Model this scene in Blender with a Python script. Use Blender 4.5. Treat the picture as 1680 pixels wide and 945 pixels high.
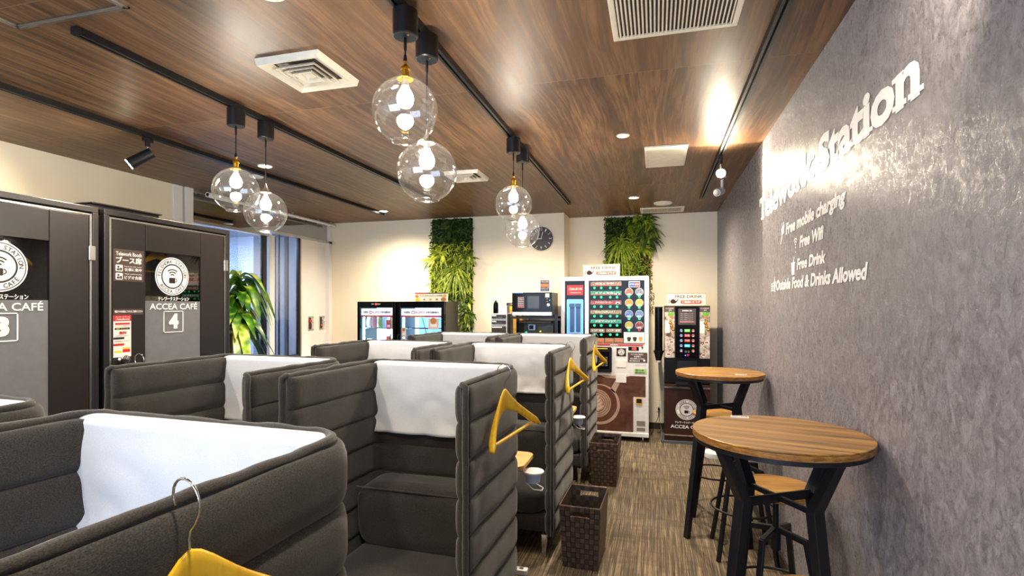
import bpy, bmesh, math, random
from mathutils import Vector, Matrix, noise
for o in list(bpy.data.objects): bpy.data.objects.remove(o)
sc = bpy.context.scene
COL = sc.collection
PI = math.pi
R = math.radians
random.seed(7)
# ------------------------------------------------------------------ camera
F = 865.0; TH = math.atan(236 / F)
cam = bpy.data.objects.new('camera', bpy.data.cameras.new('camera'))
COL.objects.link(cam); sc.camera = cam
cam.location = (0, 0, 1.5); cam.rotation_euler = (R(90), 0, TH)
cam.data.sensor_width = 36; cam.data.lens = 36 * F / 1680; cam.data.shift_y = 28.5 / 1680; cam.data.clip_start = .02
# ------------------------------------------------------------------ view, world, lights
sc.view_settings.view_transform = 'Standard'; sc.view_settings.look = 'None'
sc.view_settings.gamma = 1; sc.view_settings.use_curve_mapping = False
sc.view_settings.exposure = 0.74
w = bpy.data.worlds.new('world'); sc.world = w; w.use_nodes = True
w.node_tree.nodes['Background'].inputs[0].default_value = (.55, .7, 1, 1)
w.node_tree.nodes['Background'].inputs[1].default_value = .5
WARM = (1, .86, .66); NEUT = (1, .85, .65)
def light(kind, name, loc, power, color, aim=None, **kw):
    d = bpy.data.lights.new(name, kind); d.energy = power; d.color = color
    for k, v in kw.items(): setattr(d, k, v)
    o = bpy.data.objects.new(name, d); COL.objects.link(o); o.location = loc
    if aim is not None:
        o.rotation_euler = (Vector(aim) - Vector(loc)).to_track_quat('-Z', 'Y').to_euler()
    return o
# daylight through the wide window behind the camera
light('AREA', 'window_daylight', (-1.9, -3.1, 1.5), 120, (.60, .76, 1), (-1.9, 0, 1.2), shape='RECTANGLE', size=3.6, size_y=1.9)
# lobby lamp behind the glass
light('AREA', 'lobby_light', (-5.4, 5.0, 2.44), 190, (.52, .69, 1), (-5.5, 5.6, 0), size=.8)
# recessed downlights, plus beams without a fitting added for ambient light
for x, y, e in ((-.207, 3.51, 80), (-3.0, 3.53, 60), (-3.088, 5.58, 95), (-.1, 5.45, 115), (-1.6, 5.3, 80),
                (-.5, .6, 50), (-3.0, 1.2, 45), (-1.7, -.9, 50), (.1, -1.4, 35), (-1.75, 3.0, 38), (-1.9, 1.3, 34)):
    light('SPOT', 'downlight_and_fill_beam', (x, y, 2.585), e * 1.25, NEUT, (x, y, 0), spot_size=R(158), spot_blend=.95, shadow_soft_size=.05)
# track spots
light('SPOT', 'track_beam', (.44, 3.93, 2.42), 15, WARM, (.47, 2.6, 2.36), spot_size=R(172), spot_blend=.06, shadow_soft_size=.03)
light('SPOT', 'track_beam', (.42, 1.35, 2.45), 12, NEUT, (.72, 1.62, 2.25), spot_size=R(80), spot_blend=.8, shadow_soft_size=.03)
light('SPOT', 'track_beam', (-3.18, 2.50, 2.38), 26, WARM, (-4.2, 1.6, 1.6), spot_size=R(120), spot_blend=.5, shadow_soft_size=.03)

# ------------------------------------------------------------------ helpers
def ray(x, y):
    u = (x - 840) / F; v = (501 - y) / F; c, s = math.cos(TH), math.sin(TH)
    return (u * c - s, c + u * s, v)
def onY(x, y, Y):
    r = ray(x, y); t = Y / r[1]; return (r[0] * t, 1.5 + r[2] * t)
def onX(x, y, X):
    r = ray(x, y); t = X / r[0]; return (r[1] * t, 1.5 + r[2] * t)

def tag(o, label=None, cat=None, group=None, kind=None):
    if label: o['label'] = label
    if cat: o['category'] = cat
    if group: o['group'] = group
    if kind: o['kind'] = kind
    return o
def thing(name, label, cat, loc=(0, 0, 0), rz=0, group=None):
    o = bpy.data.objects.new(name, None); COL.objects.link(o); o.empty_display_size = .05
    o.location = loc; o.rotation_euler = (0, 0, rz)
    return tag(o, label, cat, group)
def dup(root, loc=None, rz=None, label=None, group=None):
    r = root.copy(); COL.objects.link(r)
    if loc is not None: r.location = loc
    if rz is not None: r.rotation_euler = (0, 0, rz)
    if label: r['label'] = label
    if group: r['group'] = group
    for ch in list(root.children):
        c = ch.copy(); COL.objects.link(c); c.parent = r
        for g in list(ch.children):
            d = g.copy(); COL.objects.link(d); d.parent = c
    return r

_tc = {}
def text_mesh(s, bold=0.0, shear=0.0):
    k = (s, bold, shear)
    if k in _tc: return _tc[k]
    cu = bpy.data.curves.new('t', 'FONT'); cu.body = s; cu.size = 1; cu.offset = bold; cu.shear = shear; cu.resolution_u = 3
    cu.fill_mode = 'FRONT'
    o = bpy.data.objects.new('t', cu); COL.objects.link(o)
    dg = bpy.context.evaluated_depsgraph_get()
    me = bpy.data.meshes.new_from_object(o.evaluated_get(dg))
    vs = [v.co.copy() for v in me.vertices]; fs = [tuple(p.vertices) for p in me.polygons]
    bpy.data.objects.remove(o); bpy.data.curves.remove(cu); bpy.data.meshes.remove(me)
    if not vs: vs = [Vector((0, 0, 0))]
    bb = (min(v.x for v in vs), min(v.y for v in vs), max(v.x for v in vs), max(v.y for v in vs))
    _tc[k] = (vs, fs, bb); return _tc[k]

class MB:
    """collects shapes; M maps the local frame (for flat faces: u right, v up, w out) into the thing"""
    def __init__(s, M=None): s.bm = bmesh.new(); s.M = M or Matrix.Identity(4)
    def v(s, co): return s.bm.verts.new(s.M @ Vector(co))
    def face(s, vs):
        try: return s.bm.faces.new(vs)
        except ValueError: return None
    def hexa(s, p):   # 8 corners, bottom 4 ccw then top 4
        q = [s.v(c) for c in p]
        for f in ((3, 2, 1, 0), (4, 5, 6, 7), (0, 1, 5, 4), (1, 2, 6, 5), (2, 3, 7, 6), (3, 0, 4, 7)): s.face([q[i] for i in f])
        return s
    def box(s, x0, y0, z0, x1, y1, z1):
        return s.hexa([(x0, y0, z0), (x1, y0, z0), (x1, y1, z0), (x0, y1, z0), (x0, y0, z1), (x1, y0, z1), (x1, y1, z1), (x0, y1, z1)])
    def ring_loft(s, rings, cap=True, close=False):
        L = [[s.v(c) for c in r] for r in rings]; n = len(L[0])
        m = len(L)
        for i in range(m if close else m - 1):
            a, b = L[i], L[(i + 1) % m]
            for j in range(n): s.face([a[j], a[(j + 1) % n], b[(j + 1) % n], b[j]])
        if cap and not close: s.face(L[0][::-1]); s.face(L[-1])
        return s
    def cyl(s, p0, p1, r0, r1=None, n=20, cap=True):
        r1 = r0 if r1 is None else r1
        p0, p1 = Vector(p0), Vector(p1); d = (p1 - p0).normalized(); a = d.orthogonal().normalized(); b = d.cross(a)
        return s.ring_loft([[p + (a * math.cos(t) + b * math.sin(t)) * r for t in (2 * PI * i / n for i in range(n))] for p, r in ((p0, r0), (p1, r1))], cap)
    def tube(s, pts, r, n=8, close=False):
        P = [Vector(p) for p in pts]; rings = []; m = len(P); a = None
        for i, p in enumerate(P):
            if close: d = (P[(i + 1) % m] - P[i - 1]).normalized()
            else: d = (P[min(i + 1, m - 1)] - P[max(i - 1, 0)]).normalized()
            if a is None: a = d.orthogonal().normalized()
            else: a = (a - d * a.dot(d)).normalized()
            b = d.cross(a); rr = r[i] if isinstance(r, (list, tuple)) else r
            rings.append([p + (a * math.cos(t) + b * math.sin(t)) * rr for t in (2 * PI * k / n for k in range(n))])
        return s.ring_loft(rings, True, close)
    def bar(s, p0, p1, w, h, up=(0, 0, 1)):
        p0, p1 = Vector(p0), Vector(p1); d = (p1 - p0).normalized(); up = Vector(up)
        if abs(d.dot(up)) > .98: up = Vector((0, 1, 0))
        x = d.cross(up).normalized(); y = x.cross(d)
        return s.ring_loft([[p + x * a * w / 2 + y * b * h / 2 for a, b in ((-1, -1), (1, -1), (1, 1), (-1, 1))] for p in (p0, p1)])
    def lathe(s, prof, c=(0, 0, 0), n=28, axis='z'):
        rings = []
        for r, z in prof:
            r = max(r, 1e-4)
            if axis == 'z': rings.append([(c[0] + r * math.cos(t), c[1] + r * math.sin(t), c[2] + z) for t in (2 * PI * i / n for i in range(n))])
            elif axis == 'y': rings.append([(c[0] + r * math.cos(t), c[1] + z, c[2] + r * math.sin(t)) for t in (2 * PI * i / n for i in range(n))])
            else: rings.append([(c[0] + z, c[1] + r * math.cos(t), c[2] + r * math.sin(t)) for t in (2 * PI * i / n for i in range(n))])
        return s.ring_loft(rings)
    def poly(s, pts, w0=0, w1=.002):   # extruded outline in u,v
        a = [s.v((p[0], p[1], w0)) for p in pts]; b = [s.v((p[0], p[1], w1)) for p in pts]; n = len(pts)
        s.face(a[::-1]); s.face(b)
        for i in range(n): s.face([a[i], a[(i + 1) % n], b[(i + 1) % n], b[i]])
        return s
    def rect(s, u0, v0, u1, v1, w0=0, w1=.002): return s.poly([(u0, v0), (u1, v0), (u1, v1), (u0, v1)], w0, w1)
    def disc(s, u, v, r, w0=0, w1=.002, n=28, ry=None):
        ry = r if ry is None else ry
        return s.poly([(u + r * math.cos(t), v + ry * math.sin(t)) for t in (2 * PI * i / n for i in range(n))], w0, w1)
    def arc(s, u, v, r, th, a0, a1, w0=0, w1=.002, n=24):
        full = abs(a1 - a0) > 359
        A = [R(a0 + (a1 - a0) * i / n) for i in range(n + 1)]
        for i in range(n):
            q = [(u + rr * math.cos(t), v + rr * math.sin(t)) for rr, t in ((r - th / 2, A[i]), (r + th / 2, A[i]), (r + th / 2, A[i + 1]), (r - th / 2, A[i + 1]))]
            s.face([s.v((p[0], p[1], w1)) for p in q][::-1])
        return s
    def rrect(s, u0, v0, u1, v1, r, w0=0, w1=.002, n=5):
        P = []
        for cx, cy, a in ((u1 - r, v1 - r, 0), (u0 + r, v1 - r, 90), (u0 + r, v0 + r, 180), (u1 - r, v0 + r, 270)):
            P += [(cx + r * math.cos(R(a + 90 * i / n)), cy + r * math.sin(R(a + 90 * i / n))) for i in range(n + 1)]
        return s.poly(P, w0, w1)
    def frame(s, u0, v0, u1, v1, t, w0=0, w1=.002):
        s.rect(u0, v0, u1, v0 + t, w0, w1); s.rect(u0, v1 - t, u1, v1, w0, w1)
        s.rect(u0, v0 + t, u0 + t, v1 - t, w0, w1); s.rect(u1 - t, v0 + t, u1, v1 - t, w0, w1); return s
    def text(s, st, u0, v0, u1, v1, w=.001, bold=.0, shear=0., heavy=0):
        if any(ord(c) > 0x2fff for c in st) and bold > 0: heavy = heavy or (v1 - v0) * (.030 if bold < .025 else .045); bold = 0
        if heavy:
            for i, (du, dv) in enumerate(((-1, -.6), (1, -.6), (-1, .6), (1, .6))): s.text(st, u0 + heavy * (1 + du), v0 + heavy * (.6 + dv), u1 - heavy * (1 - du), v1 - heavy * (.6 - dv), w + i * .0002, bold, shear)
            return s
        vs, fs, bb = text_mesh(st, bold, shear)
        sx = (u1 - u0) / max(bb[2] - bb[0], 1e-6); sy = (v1 - v0) / max(bb[3] - bb[1], 1e-6)
        q = [s.v((u0 + (c.x - bb[0]) * sx, v0 + (c.y - bb[1]) * sy, w)) for c in vs]
        for f in fs: s.face([q[i] for i in f])
        return s
    def arctext(s, st, u, v, r, h, amid, span, top=True, w=.001, bold=.02):
        n = len(st)
        for i, ch in enumerate(st):
            if ch == ' ': continue
            f = (i / (n - 1) - .5) * span
            a = R(amid - f) if top else R(amid + f)
            vs, fs, bb = text_mesh(ch, bold, 0)
            sc_ = h / .72; cx = (bb[0] + bb[2]) / 2
            px, py = u + r * math.cos(a), v + r * math.sin(a)
            ro = a - PI / 2 if top else a + PI / 2
            c_, s_ = math.cos(ro), math.sin(ro); q = []
            for co in vs:
                X = (co.x - cx) * sc_; Y = (co.y - .36) * sc_
                q.append(s.v((px + X * c_ - Y * s_, py + X * s_ + Y * c_, w)))
            for f_ in fs: s.face([q[k] for k in f_])
        return s
    def obj(s, name, mat, parent=None, smooth=False, bevel=0, sub=0, recalc=True, label=None):
        if recalc: bmesh.ops.recalc_face_normals(s.bm, faces=s.bm.faces)
        me = bpy.data.meshes.new(name); s.bm.to_mesh(me); s.bm.free()
        if smooth:
            for p in me.polygons: p.use_smooth = True
        me.materials.append(mat)
        o = bpy.data.objects.new(name, me); COL.objects.link(o)
        if parent: o.parent = parent
        if bevel:
            b = o.modifiers.new('bevel', 'BEVEL'); b.width = bevel; b.segments = 2; b.limit_method = 'ANGLE'; b.angle_limit = R(40)
        if sub:
            b = o.modifiers.new('sub', 'SUBSURF'); b.levels = b.render_levels = sub
        if smooth and smooth != 'all':
            try:
                me.set_sharp_from_angle(angle=R(38))
            except Exception: pass
        if label: o['label'] = label
        return o
def faceY(ox=0, oy=0, oz=0):   # plane seen from -Y: u=+X, v=+Z, w=-Y
    return Matrix(((1, 0, 0, ox), (0, 0, -1, oy), (0, 1, 0, oz), (0, 0, 0, 1)))
def faceXp(ox=0, oy=0, oz=0):  # plane facing +X: u=+Y, v=+Z, w=+X
    return Matrix(((0, 0, 1, ox), (1, 0, 0, oy), (0, 1, 0, oz), (0, 0, 0, 1)))
def faceXm(ox=0, oy=0, oz=0):  # plane facing -X: u=-Y, v=+Z, w=-X
    return Matrix(((0, 0, -1, ox), (-1, 0, 0, oy), (0, 1, 0, oz), (0, 0, 0, 1)))

# ------------------------------------------------------------------ materials
class NT:
    def __init__(s, name):
        s.m = bpy.data.materials.new(name); s.m.use_nodes = True; s.t = s.m.node_tree; s.b = s.t.nodes['Principled BSDF']
        s.out = s.t.nodes['Material Output']
    def n(s, typ, **kw):
        nd = s.t.nodes.new('ShaderNode' + typ)
        for k, v in kw.items():
            if k in nd.inputs.keys(): nd.inputs[k].default_value = v
            else: setattr(nd, k, v)
        return nd
    def l(s, a, b): s.t.links.new(a, b)
    def coords(s, scale=(1, 1, 1), kind='Object'):
        tc = s.n('TexCoord'); mp = s.n('Mapping'); mp.inputs['Scale'].default_value = scale
        s.l(tc.outputs[kind], mp.inputs['Vector']); return mp.outputs['Vector']
    def noise(s, vec, scale=5, detail=4, rough=.5, dist=0):
        nd = s.n('TexNoise'); nd.inputs['Scale'].default_value = scale; nd.inputs['Detail'].default_value = detail
        nd.inputs['Roughness'].default_value = rough; nd.inputs['Distortion'].default_value = dist
        if vec is not None: s.l(vec, nd.inputs['Vector'])
        return nd.outputs['Fac']
    def ramp(s, fac, stops):
        nd = s.n('ValToRGB'); e = nd.color_ramp.elements
        while len(e) < len(stops): e.new(.5)
        for i, (p, c) in enumerate(stops): e[i].position = p; e[i].color = (*c, 1) if len(c) == 3 else c
        s.l(fac, nd.inputs['Fac']); return nd.outputs['Color']
    def math(s, op, a, b=None, c=None):
        nd = s.n('Math'); nd.operation = op
        for i, x in enumerate((a, b, c)):
            if x is None: continue
            if isinstance(x, (int, float)): nd.inputs[i].default_value = x
            else: s.l(x, nd.inputs[i])
        return nd.outputs[0]
    def mix(s, fac, a, b, blend='MIX'):
        nd = s.n('Mix'); nd.data_type = 'RGBA'; nd.blend_type = blend
        if isinstance(fac, (int, float)): nd.inputs['Factor'].default_value = fac
        else: s.l(fac, nd.inputs['Factor'])
        for i, x in ((6, a), (7, b)):
            if isinstance(x, tuple): nd.inputs[i].default_value = (*x, 1) if len(x) == 3 else x
            else: s.l(x, nd.inputs[i])
        return nd.outputs[2]
    def bump(s, h, strength=.3, dist=.01):
        nd = s.n('Bump'); nd.inputs['Strength'].default_value = strength; nd.inputs['Distance'].default_value = dist
        s.l(h, nd.inputs['Height']); s.l(nd.outputs[0], s.b.inputs['Normal'])
    def set(s, **kw):
        for k, v in kw.items():
            k = k.replace('_', ' ')
            if isinstance(v, (int, float, tuple)): s.b.inputs[k].default_value = (*v, 1) if isinstance(v, tuple) and len(v) == 3 else v
            else: s.l(v, s.b.inputs[k])
        return s
_mc = {}
def plain(name, col, rough=.5, metal=0, var=.06, em=None, es=1, spec=.5):
    """simple procedural material: the colour with faint noise variation"""
    if name in _mc: return _mc[name]
    t = NT(name); v = t.coords(); f = t.noise(v, 18, 3)
    c0 = tuple(x * (1 - var) for x in col); c1 = tuple(min(1, x * (1 + var)) for x in col)
    t.set(Base_Color=t.ramp(f, [(.3, c0), (.7, c1)]), Roughness=rough, Metallic=metal)
    t.b.inputs['Specular IOR Level'].default_value = spec
    if em is not None:
        t.b.inputs['Emission Color'].default_value = (*em, 1); t.b.inputs['Emission Strength'].default_value = es
    _mc[name] = t.m; return t.m
def emis(name, col, s): return plain(name, (.02, .02, .02), .4, 0, .0, em=col, es=s)

def mat_ceiling():
    t = NT('ceiling_wood'); tc = t.n('TexCoord'); sx = t.n('SeparateXYZ'); t.l(tc.outputs['Object'], sx.inputs[0])
    cx = t.math('FLOOR', t.math('DIVIDE', t.math('ADD', sx.outputs[0], .47), .91))
    cy = t.math('FLOOR', t.math('DIVIDE', t.math('ADD', sx.outputs[1], 10 - 2.9 + .0), 2.42))
    cid = t.n('CombineXYZ'); t.l(cx, cid.inputs[0]); t.l(cy, cid.inputs[1])
    wn = t.n('TexWhiteNoise'); wn.noise_dimensions = '3D'; t.l(cid.outputs[0], wn.inputs['Vector'])
    off = t.n('VectorMath'); off.operation = 'SCALE'; t.l(wn.outputs['Color'], off.inputs[0]); off.inputs['Scale'].default_value = 7
    ad = t.n('VectorMath'); ad.operation = 'ADD'; t.l(tc.outputs['Object'], ad.inputs[0]); t.l(off.outputs[0], ad.inputs[1])
    mp = t.n('Mapping'); mp.inputs['Scale'].default_value = (1, .22, 1); t.l(ad.outputs[0], mp.inputs['Vector'])
    warp = t.noise(mp.outputs[0], 2.2, 3, .5)
    mp2 = t.n('Mapping'); mp2.inputs['Scale'].default_value = (1, .045, 1); t.l(ad.outputs[0], mp2.inputs['Vector'])
    wv = t.n('CombineXYZ'); t.l(t.math('MULTIPLY', warp, .22), wv.inputs[0])
    a2 = t.n('VectorMath'); a2.operation = 'ADD'; t.l(mp2.outputs[0], a2.inputs[0]); t.l(wv.outputs[0], a2.inputs[1])
    g1 = t.noise(a2.outputs[0], 22, 7, .66); g2 = t.noise(a2.outputs[0], 75, 3, .6); g3 = t.noise(mp.outputs[0], 1.1, 2)
    col = t.ramp(g1, [(.33, (.030, .013, .006)), (.43, (.090, .042, .018)), (.51, (.185, .092, .040)), (.62, (.28, .155, .075))])
    col = t.mix(t.ramp(g2, [(.40, (.75, .75, .75)), (.52, (0, 0, 0))]), col, (.085, .042, .022))
    col = t.mix(t.ramp(g3, [(.35, (0, 0, 0)), (.7, (.45, .45, .45))]), col, (.22, .125, .070))
    # hair-line joints between sheets
    fx = t.math('ABSOLUTE', t.math('SUBTRACT', t.math('FRACT', t.math('DIVIDE', t.math('ADD', sx.outputs[1], 10 - 2.9), 2.42)), .5))
    ln = t.math('GREATER_THAN', fx, .4991)
    col = t.mix(t.math('MULTIPLY', ln, .6), col, (.32, .22, .14))
    t.set(Base_Color=col, Roughness=t.ramp(g1, [(.3, (.40,) * 3), (.7, (.5,) * 3)])); t.b.inputs['Specular IOR Level'].default_value = .35
    t.bump(g2, .10, .003); return t.m
def mat_carpet():
    t = NT('striped_carpet'); v = t.coords((1, .014, 1)); f = t.noise(v, 150, 3, .7)
    v2 = t.coords((1, .03, 1)); f2 = t.noise(v2, 70, 3, .6)
    f3 = t.noise(t.coords((.35, 1, 1)), 9, 5, .7); f4 = t.noise(t.coords((.5, 8, 1)), 16, 3, .6)
    vec = t.n('TexCoord'); sn = t.n('VectorMath'); sn.operation = 'SNAP'; t.l(vec.outputs['Object'], sn.inputs[0]); sn.inputs[1].default_value = (.5, .5, 9)
    wn = t.n('TexWhiteNoise'); t.l(sn.outputs[0], wn.inputs['Vector'])
    col = t.ramp(f, [(.39, (.026, .019, .013)), (.48, (.155, .112, .064)), (.58, (.34, .25, .14))])
    col = t.mix(t.ramp(f2, [(.42, (.8, .8, .8)), (.58, (0, 0, 0))]), col, (.09, .07, .05))
    col = t.mix(t.ramp(f3, [(.50, (0, 0, 0)), (.66, (.6, .6, .6))]), col, (.06, .05, .04))
    col = t.mix(t.ramp(f4, [(.56, (0, 0, 0)), (.66, (.4, .4, .4))]), col, (.07, .055, .045))
    col = t.mix(t.math('MULTIPLY', wn.outputs['Value'], .22), col, (.10, .08, .06))
    t.set(Base_Color=col, Roughness=.95); t.bump(f, .5, .004); return t.m
def mat_graywall():
    t = NT('grey_wallpaper'); v = t.coords((1, 1, .62)); f = t.noise(v, 30, 7, .78, 1.2); g = t.noise(t.coords((1, 1, .8)), 34, 5, .72, 2.2); h = t.noise(t.coords(), 3.0, 3)
    col = t.ramp(f, [(.40, (.130, .119, .132)), (.50, (.205, .189, .210)), (.62, (.30, .28, .31))])
    col = t.mix(t.ramp(h, [(.35, (0, 0, 0)), (.7, (.3, .3, .3))]), col, (.225, .205, .225))
    rg = t.ramp(g, [(.47, (.60,) * 3), (.54, (.24,) * 3)])
    t.set(Base_Color=col, Roughness=rg); t.b.inputs['Specular IOR Level'].default_value = .5
    t.bump(t.math('ADD', f, t.math('MULTIPLY', g, .6)), .35, .004); return t.m
def mat_fabric(name, c0, c1, sc_=420, bump=.25):
    t = NT(name); f = t.noise(t.coords((1, 1, 2.2)), sc_, 3, .7); g = t.noise(t.coords(), 9, 4, .6)
    col = t.ramp(f, [(.34, c0), (.66, c1)])
    col = t.mix(t.ramp(g, [(.3, (0, 0, 0)), (.75, (.25, .25, .25))]), col, tuple(x * .72 for x in c0))
    t.set(Base_Color=col, Roughness=.92); t.b.inputs['Specular IOR Level'].default_value = .25
    t.b.inputs['Sheen Weight'].default_value = .25; t.b.inputs['Sheen Roughness'].default_value = .5
    t.bump(t.math('ADD', t.math('MULTIPLY', f, .25), g), bump, .004); return t.m
def mat_wood(name, c0, c1, c2, scale=(1, .06, 1), rough=.32, freq=26):
    t = NT(name); v = t.coords(scale); f = t.noise(v, freq, 5, .62, .25); g = t.noise(t.coords(tuple(s * 1.0 for s in scale)), 110, 2)
    col = t.ramp(f, [(.32, c0), (.5, c1), (.68, c2)]); col = t.mix(t.ramp(g, [(.38, (.35,) * 3), (.5, (0, 0, 0))]), col, c0)
    t.set(Base_Color=col, Roughness=rough); t.bump(g, .05, .002); return t.m
def mat_glass(name, tint=(1, 1, 1), refl=1.0, haze=0.0):
    t = NT(name); tr = t.n('BsdfTransparent'); tr.inputs[0].default_value = (*tint, 1)
    gl = t.n('BsdfGlossy'); gl.inputs['Roughness'].default_value = .02; gl.inputs[0].default_value = (1, 1, 1, 1)
    lw = t.n('LayerWeight'); lw.inputs['Blend'].default_value = .22
    f = t.math('MULTIPLY', t.math('ADD', t.math('POWER', lw.outputs['Facing'], 3.0), .055), refl)
    mx = t.n('MixShader'); t.l(f, mx.inputs[0]); t.l(tr.outputs[0], mx.inputs[1]); t.l(gl.outputs[0], mx.inputs[2])
    o = mx.outputs[0]
    if haze:
        df = t.n('BsdfDiffuse'); df.inputs[0].default_value = (.8, .8, .8, 1); m2 = t.n('MixShader'); m2.inputs[0].default_value = haze
        t.l(o, m2.inputs[1]); t.l(df.outputs[0], m2.inputs[2]); o = m2.outputs[0]
    t.l(o, t.out.inputs['Surface']); return t.m
def mat_leaf(name, c0, c1, c2, sc_=9):
    t = NT(name); f = t.noise(t.coords(), sc_, 3, .6)
    t.set(Base_Color=t.ramp(f, [(.35, c0), (.5, c1), (.66, c2)]), Roughness=.45)
    return t.m
def mat_granite():
    t = NT('granite'); f = t.noise(t.coords(), 60, 4, .8)
    t.set(Base_Color=t.ramp(f, [(.38, (.16, .17, .20)), (.5, (.36, .38, .42)), (.6, (.62, .63, .66))]), Roughness=.3); return t.m
def mat_photo(name, stops, sc_=22, rough=.35):
    t = NT(name); f = t.noise(t.coords(), sc_, 3, .6, .6)
    t.set(Base_Color=t.ramp(f, stops), Roughness=rough); t.b.inputs['Specular IOR Level'].default_value = .18; return t.m
def mat_paint(name, col, bump=.05):
    t = NT(name); f = t.noise(t.coords(), 140, 4, .6); g = t.noise(t.coords(), 2, 2)
    t.set(Base_Color=t.ramp(g, [(.3, tuple(x * .96 for x in col)), (.7, col)]), Roughness=.75); t.bump(f, bump, .003); return t.m

M_ceil = mat_ceiling(); M_carpet = mat_carpet(); M_gray = mat_graywall()
M_cream = mat_paint('cream_wallpaper', (.90, .80, .62))
M_white_wall = mat_paint('white_wall_paint', (.86, .83, .80))
M_black = plain('black_metal', (.008, .008, .010), .38, spec=.35)
M_blackgloss = plain('black_gloss', (.004, .004, .005), .10, spec=.12)
M_booth = plain('booth_brown_black', (.018, .014, .014), .40, spec=.4)
M_booth2 = plain('booth_frame_dark', (.018, .015, .016), .35)
M_chrome = plain('chrome', (.8, .8, .8), .12, 1)
M_alu = plain('aluminium', (.62, .60, .58), .3, 1)
M_brass = plain('brass', (.85, .52, .06), .25, 1)
M_ivory = plain('ivory_plastic', (.80, .74, .62), .5)
M_white = plain('white_plastic', (.80, .80, .80), .4)
M_whitepaint = plain('white_enamel', (.74, .74, .76), .3)
M_vinyl = plain('white_vinyl', (.88, .87, .86), .4, var=.01)
M_fabric = mat_fabric('charcoal_fabric', (.011, .0105, .0105), (.068, .061, .057), 300, .35)
M_pipe = mat_fabric('charcoal_piping', (.016, .015, .0145), (.068, .061, .056), 300, .3)
M_cloth = mat_fabric('white_linen', (.64, .65, .68), (.78, .79, .81), 300, .12)
M_table = mat_wood('table_oak', (.095, .036, .005), (.37, .172, .018), (.56, .30, .042), (.045, 1, 1), .28, 30)
M_tedge = mat_wood('table_edge', (.12, .05, .012), (.33, .14, .03), (.46, .22, .06), (1, 1, 5), .4, 30)
M_hanger = mat_wood('hanger_wood', (.66, .36, .015), (.80, .48, .02), (.86, .56, .04), (1, 1, .3), .25, 14)
M_desk = mat_wood('desk_oak', (.50, .27, .06), (.66, .39, .10), (.72, .45, .14), (.1, 1, 1), .35)
M_globe = mat_glass('globe_glass', (.97, .97, .97), 1.1, .003)
M_pane = mat_glass('window_glass', (.80, .84, .90), 1.3)
M_dpane = mat_glass('door_glass', (.55, .57, .60), 1.4)
M_bpane = mat_glass('booth_glass', (.80, .80, .80), .9)
M_transom = mat_glass('transom_glass', (.10, .10, .11), 7.5)
M_bulb = emis('bulb_glow', (1, .90, .74), 190)
M_dl = emis('downlight_glow', (1, .92, .78), 18)
M_spotglow = emis('spot_glow', (1, .90, .66), 260)
M_brown = plain('brown_panel', (.040, .018, .013), .35, spec=.15)
M_brownsign = plain('brown_sign', (.085, .048, .042), .45)
M_red = plain('red_print', (.62, .025, .02), .4)
M_yellow = plain('yellow_print', (.80, .62, .03), .4)
M_dark = plain('dark_print', (.03, .022, .02), .5)
M_paper = plain('paper', (.85, .83, .78), .6, var=.02)
M_creamsign = plain('cream_sign', (.82, .76, .60), .5, var=.02)
M_basket = plain('dark_brown_strap', (.045, .030, .026), .38, var=.2)
M_basket2 = plain('brown_strap', (.085, .055, .042), .38, var=.2)
M_wire = plain('bronze_wire', (.20, .12, .09), .35, .6)
M_green_led = emis('green_lamp', (.0, .75, .22), 1.5)
M_red_led = emis('red_lamp', (1, .03, .02), 3)
M_blue_led = emis('blue_lamp', (.03, .12, 1), 4)

# ------------------------------------------------------------------ room shell
H = 2.61; XR = .70; XL = -4.26; YB = 6.25; YB2 = 6.65; XJ = -1.06; YR = -3.2
def struct(mb, name, m, **kw): return tag(mb.obj(name, m, **kw), kind='structure')
struct(MB().box(XL - 3.4, YR - .1, -.1, XR + .1, YB2 + .1, 0), 'floor', M_carpet)
struct(MB().box(XL - .06, YR - .1, H, XR + .1, YB2 + .1, H + .1), 'ceiling', M_ceil)
struct(MB().box(XR, YR, 0, XR + .1, YB2, H), 'wall_right', M_gray)
mb = MB(); mb.box(XL - .06, YB, 0, XJ, YB2 + .1, H); mb.box(XJ, YB2, 0, XR + .1, YB2 + .1, H); struct(mb, 'wall_back', M_cream)
struct(MB().box(XL - .1, YR, 0, XL, 3.83, H), 'wall_left', M_cream)
mb = MB(); mb.box(XL - .12, 3.83, 0, XL + .015, 3.93, H); mb.box(XL - .12, 3.945, 0, XL + .03, 4.03, H); struct(mb, 'trim_1', M_white_wall, bevel=.004)
mb = MB(); mb.box(XL - .1, YR - .1, 0, XR + .1, YR, .5); mb.box(XL - .1, YR - .1, 2.5, XR + .1, YR, H)
mb.box(XL - .1, YR - .1, .5, -3.9, YR, 2.5); mb.box(.1, YR - .1, .5, XR + .1, YR, 2.5); struct(mb, 'wall_rear', M_cream)
mb = MB(); mb.box(XJ, YB2 - .012, 0, XR, YB2, .075); mb.box(-2.2, YB - .012, 0, XJ, YB, .075); struct(mb, 'baseboard_back', M_dark)
struct(MB().box(XR - .012, YR, 0, XR, YB2 - .012, .075), 'baseboard_right', M_dark)

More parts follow.
